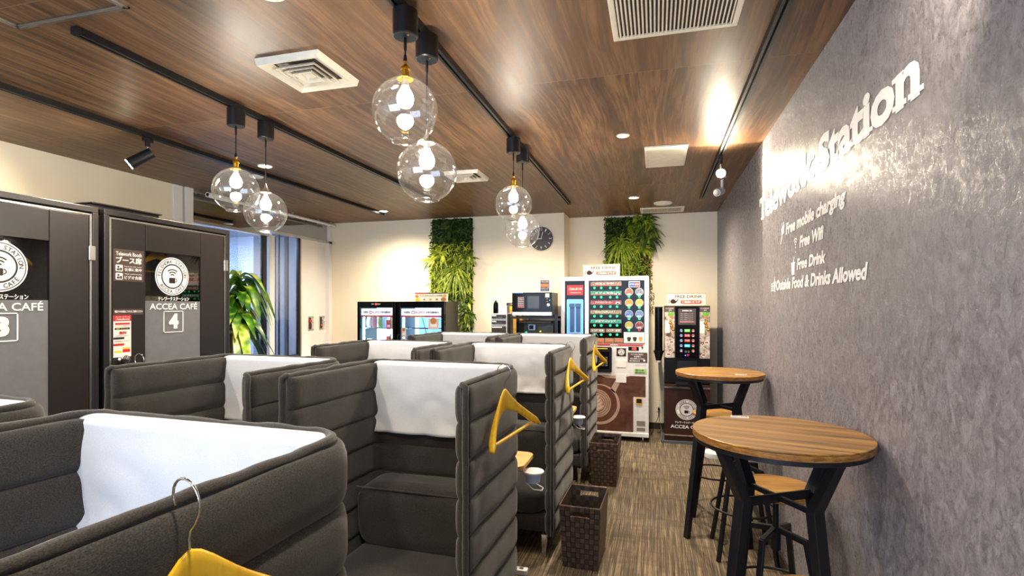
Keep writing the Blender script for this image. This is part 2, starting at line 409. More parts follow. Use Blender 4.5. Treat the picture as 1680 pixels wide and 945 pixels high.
# entrance side: post, glazing, white key-switch panels
struct(MB().box(XL - .05, 5.05, 0, XL + .03, 5.135, 2.30), 'trim_2', M_white_wall, bevel=.004)
mb = MB(); mb.box(XL - .03, 4.03, 2.285, XL + .03, 5.05, 2.315); mb.box(XL - .03, 5.135, 2.33, XL + .03, YB, 2.36); mb.box(XL - .02, 4.03, 2.585, XL + .02, YB, 2.61)
struct(mb, 'trim_3', M_alu)
mb = MB(); mb.box(XL - .01, 4.03, 2.315, XL - .002, 5.05, 2.585); mb.box(XL - .01, 5.05, 2.36, XL - .002, YB, 2.585)
struct(mb, 'window_3', M_transom)
struct(MB().box(XL - .01, 4.03, .05, XL - .002, 5.05, 2.285), 'window_1', M_pane)
mb = MB(); mb.box(XL - .01, 5.135, .88, XL - .002, 5.62, 2.33); d1 = struct(mb, 'door_1', M_dpane)
mb = MB(); mb.box(XL - .03, 4.97, .05, XL + .01, 5.03, 2.285); mb.box(XL - .03, 5.58, .86, XL + .01, 5.62, 2.33); mb.box(XL - .03, 5.135, .86, XL + .01, 5.58, .90)
mb.box(XL - .03, 5.26, .86, XL - .012, 5.275, 2.33); mb.box(XL - .03, 5.42, .86, XL - .012, 5.43, 2.33)
mb.obj('door_frame', M_black, d1, bevel=.003)
mb = MB(); mb.box(XL - .06, 5.62, 0, XL + .0, 5.655, 2.33); struct(mb, 'trim_4', M_alu)
struct(MB().box(XL - .08, 5.655, 0, XL, 5.97, 2.33), 'wall_entry', M_white_wall)
mb = MB(); mb.box(XL - .08, 5.97, 0, XL - .03, 6.24, 2.33); mb.box(XL - .08, 6.18, 0, XL + .03, 6.25, 2.585); mb.box(XL - .03, 5.97, 0, XL - .01, 6.0, 2.33); struct(mb, 'trim_5', M_white_wall, bevel=.004)
struct(MB().box(XL - .06, 5.135, .0, XL + .22, 6.2, .86), 'trim_6', M_white_wall, bevel=.004)
# lobby beyond the glass
struct(MB().box(-7.2, 6.40, 0, -5.72, 6.50, 2.38), 'wall_lobby', mat_granite())
mb = MB(); mb.box(-7.2, 6.40, 2.38, -5.66, 6.50, 2.6); mb.box(-5.72, 6.38, 0, -5.62, 6.62, 2.6); mb.box(-7.7, 2.5, 0, -7.6, 6.75, 2.6); mb.box(-5.62, 6.58, 0, XL - .05, 6.68, 2.6); mb.box(-7.7, 2.4, 0, XL - .1, 2.5, 2.6)
struct(mb, 'wall_corridor', plain('lobby_grey', (.34, .35, .38), .45))
mb = MB()
for x in (-5.42, -5.22, -5.02, -4.80): mb.box(x - .02, 6.56, 0, x + .02, 6.58, 2.5)
struct(mb, 'trim_7', plain('lobby_steel', (.20, .21, .24), .3, .6))
struct(MB().box(-7.7, 2.4, 2.5, XL - .06, 6.75, 2.56), 'ceiling_lobby', plain('lobby_ceiling', (.45, .46, .50), .8))
c = thing('ceiling_light', 'small bright round downlight in the grey lobby ceiling beyond the glass', 'ceiling light', (-5.0, 5.28, 2.50))
MB().cyl((0, 0, -.012), (0, 0, 0), .08).obj('trim_ring', M_white, c); MB().cyl((0, 0, -.016), (0, 0, -.012), .062).obj('diffuser', emis('lobby_lamp', (.8, .9, 1), 25), c)

def keyswitch(y, label, red):
    t = thing('switch_box', label, 'switch', (XL + (0 if y < 6 else -.03), y, 1.27), group=None)
    M = faceXp()
    MB(M).rrect(-.055, -.09, .055, .09, .006, 0, .008).obj('plate', M_alu, t)
    MB(M).rect(-.045, -.075, -.005, .075, .008, .011).obj('dark_inset', M_dark, t)
    MB(M).rrect(.003, -.07, .047, .0, .004, .008, .016).obj('cover', M_chrome, t)
    MB(M).disc(.024, .035, .02, .008, .018).obj('lock', M_chrome, t)
    if red: MB(M).disc(-.025, .03, .019, .011, .026).obj('button', M_red, t)
    else: MB(M).disc(-.02, -.03, .007, .011, .016).obj('button', M_red_led, t)
keyswitch(5.83, 'metal switch box with red push button on the white entry panel', True)
keyswitch(6.10, 'narrow metal switch box nearest the back wall corner, beside the red button one', False)
# curtain tube along the ceiling over the entrance
t = thing('shutter_tube', 'white tube with brackets running under the ceiling above the entrance glass', 'pipe', (XL + .10, 0, H - .045))
MB().cyl((0, 4.12, 0), (0, 6.2, 0), .017).obj('tube', M_white, t, smooth=True)
MB().cyl((0, 4.12, -.0), (0, 4.5, -.0), .026).obj('motor_sleeve', M_white, t, smooth=True)
for y in (4.2, 4.75, 5.35, 5.85, 6.12): MB().box(-.01, y - .012, -.025, .01, y + .012, .045).obj('bracket', M_alu, t)

# ------------------------------------------------------------------ ceiling fittings
def rail(x, y0, y1, label):
    t = thing('lighting_track', label, 'lighting track', (x, y0, H))
    L = y1 - y0
    MB().box(-.018, 0, -.006, .018, L, 0).obj('base', M_black, t)
    for s in (-1, 1): MB().box(s * .0115 - .0065, 0, -.03, s * .0115 + .0065, L, -.006).obj('channel_side', M_black, t)
    MB().box(-.018, -.02, -.032, .018, 0, 0).obj('end_cap', M_black, t, bevel=.003)
rail(-2.23, 1.58, 5.0, 'black ceiling track carrying the left pair of glass globe lamps')
rail(-.90, 1.30, 5.64, 'black ceiling track carrying the four central glass globe lamps')
rail(.45, .9, 5.68, 'black ceiling track closest to the grey wall with lettering')
rail(-3.16, 1.0, 5.70, 'black ceiling track farthest left, with the small black spotlight')

def pendant(x, y, zc, label, gold=True):
    t = thing('pendant_lamp', label, 'pendant lamp', (x, y, H), group='glass globe pendants on the ceiling tracks')
    MB().lathe([(.0, -.125), (.042, -.125), (.046, -.121), (.046, -.031), (.0, -.031)], n=36).obj('canopy', M_black, t, smooth=True)
    zz = zc - H; top = zz + .12
    cd = [(0, 0, -.125), (0, 0, -.16), (.0, 0, top + .07)]
    MB().tube(cd, .0032).obj('cord', M_black, t)
    MB().lathe([(.003, -.125), (.0055, -.13), (.0055, -.17), (.003, -.178)], n=12).obj('cord_grip', M_black, t, smooth=True)
    MB().cyl((.022, -.022, -.131), (.022, -.022, -.125), .004, n=10).obj('screw', M_brass, t)
    sk = M_brass if gold else M_alu
    if gold:
        so = MB().lathe([(.0, top + .062), (.006, top + .062), (.0065, top + .05), (.012, top + .044), (.017, top + .038), (.0185, top + .031), (.014, top + .029), (.014, top + .006), (.019, top + .004), (.03, top - .004), (.0, top - .004)], n=24).obj('socket', sk, t, smooth=True)
        MB().lathe([(.0, top + .085), (.005, top + .085), (.008, top + .065), (.0, top + .06)], n=12).obj('cord_nut', M_black, so, smooth=True)
    else:
        MB().lathe([(.0, top + .05), (.004, top + .05), (.008, top + .03), (.02, top + .008), (.034, top - .006), (.0, top - .006)], n=24).obj('socket', sk, t, smooth=True)
    n = 34; prof = []
    for i in range(n + 1):
        a = R(14) + (R(180 - 24) - R(14)) * i / n
        prof.append((.12 * math.sin(a), zz + .12 * math.cos(a)))
    rb = .12 * math.sin(R(24)); prof += [(rb + .0015, zz - .12 * math.cos(R(24)) - .004), (rb - .002, zz - .12 * math.cos(R(24)) - .006)]
    g = MB(); rings = [[(r * math.cos(a), r * math.sin(a), z) for a in (2 * PI * k / 48 for k in range(48))] for r, z in prof]
    g.ring_loft(rings, cap=False); go = g.obj('glass_globe', M_globe, t, smooth='all')
    so2 = go.modifiers.new('s', 'SOLIDIFY'); so2.thickness = .0022; so2.offset = -1
    MB().tube([(rb * math.cos(a), rb * math.sin(a), zz - .12 * math.cos(R(24)) - .004) for a in (2 * PI * k / 32 for k in range(32))], .0022, 6, True).obj('rim', M_globe, t, smooth='all')
    MB().lathe([(.0, top + .0), (.013, top), (.013, top - .03), (.0, top - .03)], n=16).obj('bulb_base', M_alu, t, smooth=True)
    MB().lathe([(.0125, top - .03), (.016, top - .04), (.027, top - .058), (.031, top - .075), (.028, top - .093), (.018, top - .105), (.0, top - .109)], n=24).obj('bulb', M_bulb, t, smooth='all')
pendant(-2.23, 2.40, 2.134, 'clear glass globe lamp with gold socket, left one of the left pair')
pendant(-2.23, 2.63, 2.053, 'clear glass globe lamp hanging lower, right one of the left pair', False)
pendant(-.888, 1.765, 2.214, 'largest-looking clear glass globe lamp with gold socket, nearest in the centre')
pendant(-.888, 1.955, 2.037, 'clear glass globe lamp hanging just below and behind the nearest one', False)
pendant(-.89, 3.30, 2.156, 'clear glass globe lamp with gold socket, upper of the pair by the wall clock')
pendant(-.89, 3.54, 2.02, 'clear glass globe lamp overlapping the wall clock, lower of its pair', False)

def downlight(x, y, label, glow=True, r=.045):
    t = thing('downlight', label, 'ceiling light', (x, y, H), group='recessed round downlights')
    MB().lathe([(r + .012, 0), (r + .013, -.004), (r + .006, -.008), (r, -.004), (r, 0)], n=28).obj('trim_ring', M_ivory, t, smooth=True)
    MB().cyl((0, 0, -.005), (0, 0, -.001), r - .003).obj('lamp', M_dl if glow else M_white, t)
downlight(-.207, 3.51, 'lit recessed downlight between the square grille and the near globe lamps', True, .03)
downlight(-3.0, 3.53, 'lit recessed downlight seen just above the left pair of globe lamps')
downlight(-3.088, 5.58, 'lit recessed downlight close to the back wall, left of the tall plant panel')
downlight(-.218, 5.56, 'lit recessed downlight close to the back wall, left of the round white speaker')
t = thing('smoke_detector', 'flat round unlit white ceiling fitting beside the lit downlight above the left globes', 'detector', (-3.31, 3.79, H))
MB().lathe([(.0, -.018), (.03, -.018), (.05, -.012), (.06, 0), (0, 0)]).obj('body', M_white, t, smooth=True); MB().lathe([(.0, -.024), (.018, -.022), (.02, -.018), (0, -.018)]).obj('sensor', M_alu, t, smooth=True)
t = thing('ceiling_speaker', 'round white speaker on the ceiling in front of the slotted vent', 'speaker', (.075, 5.93, H))
MB().lathe([(.0, -.02), (.08, -.018), (.098, -.010), (.10, 0), (0, 0)], n=32).obj('body', M_ivory, t, smooth=True)
MB().lathe([(.0, -.022), (.07, -.0205), (.074, -.018), (0, -.018)], n=32).obj('grille', M_white, t, smooth=True)
t = thing('smoke_detector', 'white round ceiling fitting cut by the top edge left of the near globe lamps', 'detector', (-1.30, 1.545, H))
MB().lathe([(.0, -.03), (.04, -.03), (.062, -.02), (.07, 0), (0, 0)], n=32).obj('body', M_white, t, smooth=True); MB().lathe([(.0, -.036), (.02, -.034), (.022, -.03), (0, -.03)]).obj('sensor', M_alu, t, smooth=True)

def diffuser(x, y, s, label):
    t = thing('air_diffuser', label, 'air vent', (x, y, H)); h = s / 2
    def pyr(mbx, a, za, b, zb):
        A = [mbx.v((sx * a, sy * a, za)) for sx, sy in ((-1, -1), (1, -1), (1, 1), (-1, 1))]; B = [mbx.v((sx * b, sy * b, zb)) for sx, sy in ((-1, -1), (1, -1), (1, 1), (-1, 1))]
        for i in range(4): mbx.face([A[i], A[(i + 1) % 4], B[(i + 1) % 4], B[i]])
    m1 = MB(); pyr(m1, h, 0, h * .96, -.03); pyr(m1, h * .96, -.03, h * .66, -.008); m1.obj('outer_frame', M_ivory, t, recalc=False)
    MB().box(-h * .66, -h * .66, -.004, h * .66, h * .66, -.001).obj('opening_shade', M_dark, t)  # dark sheet stands in for the shade between the louvers
    for k in range(3):
        m1 = MB(); pyr(m1, h * (.63 - .16 * k), -.030 - .003 * k, h * (.53 - .16 * k), -.010 - .003 * k)
        o = m1.obj('louver', M_ivory, t, recalc=False); o.modifiers.new('s', 'SOLIDIFY').thickness = .002
    m1 = MB(); a = h * .15; pyr(m1, a, -.024, .001, -.044); m1.box(-a, -a, -.024, a, a, -.022); m1.obj('center_cone', M_ivory, t)
diffuser(-1.578, 2.147, .33, 'cream square stepped air diffuser on the wood ceiling above the left booths')
diffuser(-1.55, 4.22, .30, 'cream square air diffuser seen behind the lower near globe lamp')

def grille(x0, y0, x1, y1, n, label, fr=.022, mat=M_ivory, along='y', slat=.006, name='air_grille'):
    t = thing(name, label, 'air vent', ((x0 + x1) / 2, (y0 + y1) / 2, H)); a, b = (x1 - x0) / 2, (y1 - y0) / 2
    MB().box(-a + .004, -b + .004, -.004, a - .004, b - .004, -.001).obj('opening_shade', M_dark, t)  # dark sheet stands in for the shade behind the slats
    m1 = MB()
    m1.box(-a, -b, -.012, a, -b + fr, 0); m1.box(-a, b - fr, -.012, a, b, 0); m1.box(-a, -b + fr, -.012, -a + fr, b - fr, 0); m1.box(a - fr, -b + fr, -.012, a, b - fr, 0)
    m1.obj('frame', mat, t, bevel=.002)
    for i in range(n):
        if along == 'y':
            x = -a + fr + (2 * a - 2 * fr) * (i + .5) / n
            MB().hexa([(x - slat / 2, -b + fr, -.011), (x + slat / 2, -b + fr, -.011), (x + slat / 2, b - fr, -.011), (x - slat / 2, b - fr, -.011), (x - slat * .2, -b + fr, -.002), (x + slat * .8, -b + fr, -.002), (x + slat * .8, b - fr, -.002), (x - slat * .2, b - fr, -.002)]).obj('slat', mat, t)
        else:
            y = -b + fr + (2 * b - 2 * fr) * (i + .5) / n
            MB().box(-a + fr, y - slat / 2, -.010, a - fr, y + slat / 2, -.004).obj('slat', mat, t)
grille(-.169, 1.68, .309, 2.232, 29, 'large cream slatted ceiling grille cut by the top edge of the photo')
grille(-.078, 3.80, .215, 4.35, 22, 'cream square closed-slat ceiling grille left of the bright track spotlight', .02, M_ivory, 'x', .02)
grille(-.174, 6.19, .31, 6.50, 30, 'long narrow slotted ceiling vent just in front of the back wall', .03, M_ivory, 'y', .007)
# access hatch frame
t = thing('ceiling_hatch', 'square access hatch with pale aluminium edging in the ceiling at top left', 'hatch', (-2.175, 1.235, H))
m1 = MB()
for r0, zz in ((.285, .006), (.275, .009), (.265, .006)):
    for a in range(4):
        m1.M = Matrix.Rotation(R(90 * a), 4, 'Z'); m1.box(-r0, r0 - .008, -zz, r0, r0, 0)
m1.M = Matrix.Identity(4); m1.obj('edging', M_alu, t); MB().box(-.256, -.256, -.003, .256, .256, 0).obj('panel', M_ceil, t)

def trackspot(x, y, label, aim, glow, ln=.085, r=.028, drop=.13):
    t = thing('track_spotlight', label, 'spotlight', (x, y, H))
    MB().box(-.014, -.03, -.058, .014, .03, -.031).obj('adapter', M_black, t, bevel=.003)
    MB().cyl((0, 0, -.031), (0, 0, -.09), .015, n=16).obj('mount', M_black, t, smooth=True)
    MB().cyl((0, 0, -.09), (0, 0, -drop), .006, n=12).obj('stem', M_chrome, t, smooth=True)
    d = Vector(aim).normalized(); p = Vector((0, 0, -drop - .01)); a = p - d * ln * .25; b = p + d * ln
    m1 = MB(); m1.cyl(a, b, r * .92, r, 24, True); m1.obj('housing', M_black, t, smooth=True)
    MB().cyl(b, b + d * .004, r * .9, n=24).obj('lens', glow, t)
trackspot(-3.16, 2.66, 'small black spotlight on the far left track aimed at the cream wall', (-.55, -.5, -.55), M_spotglow, .12, .036)
trackspot(.45, 4.07, 'glaring track spotlight beside the grey lettered wall', (-.05, -1, .02), M_spotglow, ln=.05, r=.034, drop=.16)
t = thing('security_camera', 'white bullet camera under the ceiling behind the glaring spotlight', 'camera', (.55, 4.85, H))
MB().cyl((0, 0, -.012), (0, 0, 0), .035, n=24).obj('base', M_white, t, smooth=True)
MB().tube([(0, 0, -.01), (0, 0, -.09), (-.01, -.02, -.12)], .012).obj('arm', M_white, t, smooth=True)
MB().cyl((.0, .03, -.12), (-.05, -.06, -.15), .032, n=24).obj('housing', M_white, t, smooth=True)
MB().cyl((-.05, -.06, -.15), (-.052, -.064, -.151), .026, n=24).obj('lens', M_blackgloss, t)

# ------------------------------------------------------------------ brand-style round emblem (writing in the place)
def emblem(parent, M, u, v, r, white=M_vinyl, dark=M_booth, name='emblem'):
    e = MB(M).disc(u, v, r, .0, .0012, 48).obj(name, white, parent)
    m1 = MB(M); m1.arc(u, v, r * .93, r * .035, 0, 360, w1=.0016, n=48); m1.arc(u, v, r * .62, r * .07, 0, 360, w1=.0016, n=48)
    m1.arctext('TELEWORK STATION', u, v, r * .78, r * .17, 90, 175, True, .0016)
    m1.arctext('ACCEA CAFÉ', u, v, r * .78, r * .17, 270, 105, False, .0016)
    for k in range(3): m1.arc(u, v - r * .05, r * (.15 + .13 * k), r * .06, 48, 132, w1=.0016, n=12)
    m1.rrect(u - r * .20, v - r * .36, u + r * .16, v - r * .07, r * .04, .0012, .0018); m1.arc(u + r * .17, v - r * .2, r * .09, r * .04, -90, 90, w1=.0018, n=10)
    m1.obj('emblem_print', dark, e)
    return e

# ------------------------------------------------------------------ telework booths
def booth(y0, y1, num, label):
    X = -3.40; Hh = 2.115; W = y1 - y0
    t = thing('work_booth', label, 'booth', (X, y0, 0)); D = -.82
    m1 = MB(); m1.box(D, 0, 0, 0 - .03, .03, Hh); m1.box(D, W - .03, 0, -.03, W, Hh); m1.box(D, 0, Hh - .04, -.03, W, Hh); m1.box(D, 0, 0, D + .03, W, Hh)
    m1.obj('cabinet_shell', plain('booth_side', (.012, .010, .011), .5), t)
    m1 = MB(); m1.box(D + .03, .03, .0, -.05, W - .03, .03); m1.obj('inner_floor', M_dark, t)
    m1 = MB(); m1.box(D + .03, .03, .03, D + .035, W - .03, 2.06); m1.box(-.30, .03, 2.045, -.02, W - .03, 2.055); m1.cyl((-.16, .04, 2.00), (-.16, W - .04, 2.00), .008); m1.obj('inner_lining', plain('booth_lining', (.34, .30, .25), .9), t)
    M = faceXp()
    fr = MB(M); fr.frame(0, 0, W, Hh, .035, -.03, .012); fr.obj('door_frame', M_booth2, t, bevel=.003)
    mt = MB(M); mt.rect(.037, .04, .05, Hh - .055, 0, .006); mt.rect(W - .05, .04, W - .037, Hh - .055, 0, .006); mt.rect(.037, Hh - .055, W - .037, Hh - .045, 0, .006); mt.obj('metal_edge', M_alu, t)
    dr = MB(M); a, b = .055, W - .055; g0, g1 = (.285, .745) if W > .99 else (.285, .745); gt = Hh - .24
    dr.rect(a, .04, g0, Hh - .058, -.01, .006); dr.rect(g1, .04, b, Hh - .058, -.01, .006); dr.rect(g0 + .003, gt, g1 - .003, Hh - .058, -.01, .006); dr.rect(g0 + .003, .04, g1 - .003, .10, -.01, .006)
    d = dr.obj('door', M_booth, t, bevel=.0015)
    MB(M).rect(g0, .10, g1, gt, -.006, -.002).obj('glass_pane', M_bpane, d)
    MB(M).rect(g0 + .003, .10, g1 - .003, gt - .345, -.002, .0).obj('frosted_film', plain('frosted_film', (.17, .17, .185), .35), d)
    for z in (.35, Hh - .29): MB(M).rect(b - .005, z - .045, b + .035, z + .045, .006, .016).obj('hinge', M_alu, d, bevel=.003)
    kx = .115; MB(M @ Matrix.Translation((kx, 1.145, 0))).lathe([(.0, .006), (.02, .006), (.012, .02), (.026, .035), (.028, .05), (.0, .056)], n=24).obj('knob', M_chrome, d, smooth=True)
    # vent unit on top
    m1 = MB(); m1.box(-.62, .06, Hh, -.18, .55, Hh + .055); m1.box(-.64, .05, Hh + .055, -.16, .56, Hh + .065); m1.obj('roof_vent', M_booth2, t, bevel=.003)
    cu = (g0 + g1) / 2 - .005
    e = emblem(d, M @ Matrix.Translation((0, 0, .001)), cu - .01, Hh - .405, .138)
    L = MB(M); L.text('テレワークステーション', cu - .125, Hh - .582, cu + .13, Hh - .553, .003, .02)
    L.text('ACCEA CAFÉ', cu - .19, Hh - .645, cu + .205, Hh - .590, .003, .018)
    L.text(num, cu - .04, Hh - .785, cu + .04, Hh - .675, .003, .03, 0, .005)
    for k in range(1):
        fu0, fv0, fu1, fv1 = cu - .082, Hh - .812, cu + .082, Hh - .655
        L.rect(fu0, fv0, fu1, fv0 + .006, 0, .003); L.rect(fu0, fv1 - .006, fu1, fv1, 0, .003); L.rect(fu0, fv0, fu0 + .006, fv1, 0, .003); L.rect(fu1 - .006, fv0, fu1, fv1, 0, .003)
    L.obj('door_lettering', M_vinyl, d)
    if num == '4':
        s = MB(M).rrect(.062, Hh - .455, .272, Hh - .245, .006, .006, .008).obj('notice_sign', M_brownsign, d)
        q = MB(M); q.text('Telework Booth', .078, Hh - .288, .256, Hh - .262, .009, .02); q.text('ブース席', .078, Hh - .338, .256, Hh - .294, .009, .03)
        q.text('Focus on your work', .135, Hh - .362, .256, Hh - .352, .009, .01); q.text('仕事に集中', .135, Hh - .388, .256, Hh - .366, .009, .02)
        q.text('Web conferencing', .135, Hh - .412, .256, Hh - .402, .009, .01); q.text('ビデオ会議', .135, Hh - .442, .256, Hh - .418, .009, .02)
        for vz in (Hh - .392, Hh - .446):
            q.rrect(.076, vz, .124, vz + .044, .006, .008, .0088)
        q.obj('sign_lettering', M_vinyl, s)
        q = MB(M)
        for vz in (Hh - .392, Hh - .446):
            q.disc(.094, vz + .03, .007, .0088, .0094); q.rect(.084, vz + .006, .102, vz + .02, .0088, .0094); q.rect(.104, vz + .006, .118, vz + .024, .0088, .0094)
        q.obj('pictogram', M_brownsign, s)
        s = MB(M).rect(.062, Hh - .678, .268, Hh - .638, .006, .0075).obj('notice_strip', M_brownsign, d)
        MB(M).text('電話でのお話はこちらをご利用ください', .070, Hh - .663, .262, Hh - .648, .0085, .02).obj('strip_lettering', M_vinyl, s)
        s = MB(M).rect(.062, Hh - .955, .182, Hh - .680, .006, .0075).obj('price_poster', M_paper, d)
        q = MB(M); q.rect(.062, Hh - .718, .182, Hh - .680, .0075, .0082); q.rect(.074, Hh - .742, .172, Hh - .730, .0075, .0082); q.rect(.062, Hh - .880, .134, Hh - .866, .0075, .0082)
        q.rect(.124, Hh - .925, .174, Hh - .905, .0075, .0082); q.text('無料', .10, Hh - .806, .15, Hh - .786, .0085, .03); q.obj('red_print', M_red, s)
        q = MB(M); q.rect(.072, Hh - .775, .172, Hh - .762, .0075, .0082); q.rect(.062, Hh - .838, .134, Hh - .824, .0075, .0082); q.text('テレワーク ブースご利用のみなさま', .07, Hh - .756, .17, Hh - .747, .0085)
        q.text('会員登録はこちらから', .07, Hh - .855, .17, Hh - .846, .0085); q.text('ご利用料金のご案内です', .07, Hh - .820, .17, Hh - .812, .0085); q.obj('dark_print', M_dark, s)
        q = MB(M); q.rect(.124, Hh - .903, .174, Hh - .893, .0075, .0083); q.rect(.070, Hh - .925, .116, Hh - .913, .0075, .0083); q.text('無料 ドリンク', .08, Hh - .773, .16, Hh - .764, .0088, .01); q.obj('yellow_print', M_yellow, s)
        q = MB(M); q.text('テレワークブース', .075, Hh - .697, .17, Hh - .686, .009, .02); q.text('ご利用者様はお得', .075, Hh - .713, .17, Hh - .701, .009, .02); q.obj('white_print', M_vinyl, s)
    return t
booth(1.500, 2.520, '3', 'dark telework booth marked 3 cut by the left edge of the photo')
booth(2.555, 3.580, '4', 'dark telework booth marked 4 beside the leafy potted plant')

# ------------------------------------------------------------------ wooden hangers
def hanger_proto(label):
    """hook at the origin's top; local Y runs along the hanger, X is its thickness"""
    t = thing('coat_hanger', label, 'hanger', (0, 0, 0))
    pts = []
    for i in range(15):
        a = R(205 - 235 * i / 14); pts.append((.030 * math.cos(a), 0, .0 + .030 * math.sin(a) - .030))
    pts += [(.016, 0, -.060), (.004, 0, -.072), (.0, 0, -.085), (0, 0, -.13)]
    MB().tube(pts, .0019, 8).obj('hook', M_chrome, t, smooth='all')
    rings = []
    n = 26
    for i in range(n + 1):
        u = -1 + 2 * i / n; y = .205 * u; au = abs(u)
        zc = -.155 - .135 * au ** 1.35 + .012 * math.exp(-(u / .22) ** 2)
        hw = .022 + .022 * math.exp(-(u / .30) ** 2) - .006 * au; th = .006 + .012 * au ** 1.5
        xo = .050 * au ** 2
        if i in (0, n): hw *= .55; th *= .6
        ring = []
        for k in range(12):
            a = 2 * PI * k / 12; ca, sa = math.cos(a), math.sin(a)
            ring.append((xo + th * (abs(ca) ** .7) * (1 if ca > 0 else -1), y, zc + hw * (abs(sa) ** .7) * (1 if sa > 0 else -1)))
        rings.append(ring)
    MB().ring_loft(rings).obj('wooden_arms', M_hanger, t, smooth='all')
    b = MB().cyl((.032, -.165, -.285), (.032, .165, -.285), .0075, n=12).obj('trouser_bar', M_hanger, t, smooth=True)
    for s in (-1, 1): MB().tube([(.032, s * .160, -.245), (.032, s * .163, -.288)], .0016).obj('bar_pin', M_chrome, b)
    return t

# ------------------------------------------------------------------ quilted high-back booth sofas
SW, SD, ZB, ZT = .83, .67, .13, 1.215
def sofa_path(n_side=26, n_arc=8, off=.040):
    a = SW / 2 - off; b = SD - off; rc = .075; P = []
    for i in range(n_side):
        f = i / (n_side - 1); s = f * (b - rc)
        if i < 8: s = (b - rc) * .07 * (i / 8) ** 1.6
        else: s = (b - rc) * (.07 + .93 * (i - 8) / (n_side - 1 - 8))
        P.append(((-a, s), (-1, 0), s))
    for i in range(1, n_arc):
        t = PI - PI / 2 * i / n_arc; P.append(((-a + rc + rc * math.cos(t), b - rc + rc * math.sin(t)), (math.cos(t), math.sin(t)), None))
    m = 24
    for i in range(m + 1):
        P.append(((-a + rc + (2 * a - 2 * rc) * i / m, b), (0, 1), None))
    for i in range(1, n_arc):
        t = PI / 2 - PI / 2 * i / n_arc; P.append(((a - rc + rc * math.cos(t), b - rc + rc * math.sin(t)), (math.cos(t), math.sin(t)), None))
    for i in range(n_side - 1, -1, -1):
        q = P[i]; P.append(((a, q[0][1]), (1, 0), q[2]))
    return P
def sofa_shell():
    mb = MB(); NC = 8; pitch = (ZT - ZB) / NC; rings = []; P = sofa_path(); T = .034
    for (p, nrm, s) in P:
        e = 1.0
        if s is not None:
            le = .045
            if s < le: e = math.sqrt(max(0, 1 - (1 - s / le) ** 2)) * .94 + .06
        ring_o, ring_i = [], []
        for c in range(NC):
            FR = [0, .025, .06, .12, .22, .36, .5, .64, .78, .88, .94, .975]
            for f in FR:
                k = 1 if 0 < f else 0; z = ZB + (c + f) * pitch
                bl = (1 - abs(2 * f - 1) ** 5.0); h = T * (.60 + .42 * bl)
                if c == 0 and f < .5: h = T * (.38 + .64 * bl)
                if c == NC - 1 and f > .5: h = T * (.48 + .54 * bl)
                w = .0045 * noise.noise(Vector((p[0] * 9, p[1] * 9, z * 3))) + .0026 * noise.noise(Vector((p[0] * 45, p[1] * 45, z * 14))) * (1.2 - bl)
                ring_o.append((p[0] + nrm[0] * (h + w) * e, p[1] + nrm[1] * (h + w) * e, z + .004 * noise.noise(Vector((p[0] * 6, p[1] * 6, c))) * (1 if 0 < k else .6)))
                ring_i.append((p[0] - nrm[0] * (h - w) * e, p[1] - nrm[1] * (h - w) * e, ring_o[-1][2]))
        top = []
        for k in range(1, 4):
            a = PI * k / 4; h = T * .42; top.append((p[0] + nrm[0] * h * math.cos(a) * e, p[1] + nrm[1] * h * math.cos(a) * e, ZT - .012 + .010 * math.sin(a)))
        rings.append(ring_o + top + ring_i[::-1])
    mb.ring_loft(rings); return mb
def sofa_piping():
    mb = MB(); P = sofa_path(); pts = []
    for (p, nrm, s) in P:
        k = .004; pts.append((p[0] + nrm[0] * k, p[1] + nrm[1] * k, ZT + .002 + .004 * noise.noise(Vector((p[0] * 14, p[1] * 14, 3)))))
    def front(sgn):
        x0 = sgn * (SW / 2 - .040); q = []
        for i in range(36):
            z = ZB + .01 + (ZT - ZB - .014) * i / 35; f = ((z - ZB) / ((ZT - ZB) / 8)) % 1
            q.append((x0 + sgn * .020, -.001 - .004 * (1 - abs(2 * f - 1) ** 3) + .002 * noise.noise(Vector((z * 20, sgn, 0))), z))
        return q
    path = front(-1) + pts[1:-1] + front(1)[::-1]
    r = [.0115 + .0028 * noise.noise(Vector((q[0] * 25, q[1] * 25, q[2] * 25))) for q in path]
    mb.tube(path, r, 8); return mb
def cushion(mb, x0, y0, z0, x1, y1, z1, puff=.02, nx=18, ny=12, seed=0, r=.05, wr=.004):
    """soft box: superellipsoid-like rounding with slight wrinkles"""
    cx, cy, cz = (x0 + x1) / 2, (y0 + y1) / 2, (z0 + z1) / 2; a, b, c = (x1 - x0) / 2, (y1 - y0) / 2, (z1 - z0) / 2
    N, Mm = 48, 22; rings = []
    for j in range(1, Mm):
        ph = -PI / 2 + PI * j / Mm; ring = []
        cp = abs(math.cos(ph)) ** .32; sp = abs(math.sin(ph)) ** .45 * (1 if math.sin(ph) > 0 else -1)
        for i in range(N):
            t = 2 * PI * i / N; ct = abs(math.cos(t)) ** .28 * (1 if math.cos(t) > 0 else -1); st = abs(math.sin(t)) ** .28 * (1 if math.sin(t) > 0 else -1)
            x, y, z = cx + a * cp * ct, cy + b * cp * st, cz + c * sp
            d = wr * noise.noise(Vector((x * 11 + seed, y * 11, z * 7))) + wr * .6 * noise.noise(Vector((x * 40, y * 30 + seed, z * 16)))
            zz = z + d + (puff * math.cos((x - cx) / a * 1.4) * (1 if sp > 0 else 0) * abs(sp))
            ring.append((x, y - d * 1.4, zz))
        rings.append(ring)
    mb.ring_loft(rings); return mb
GS = 'quilted high-back booth sofas'
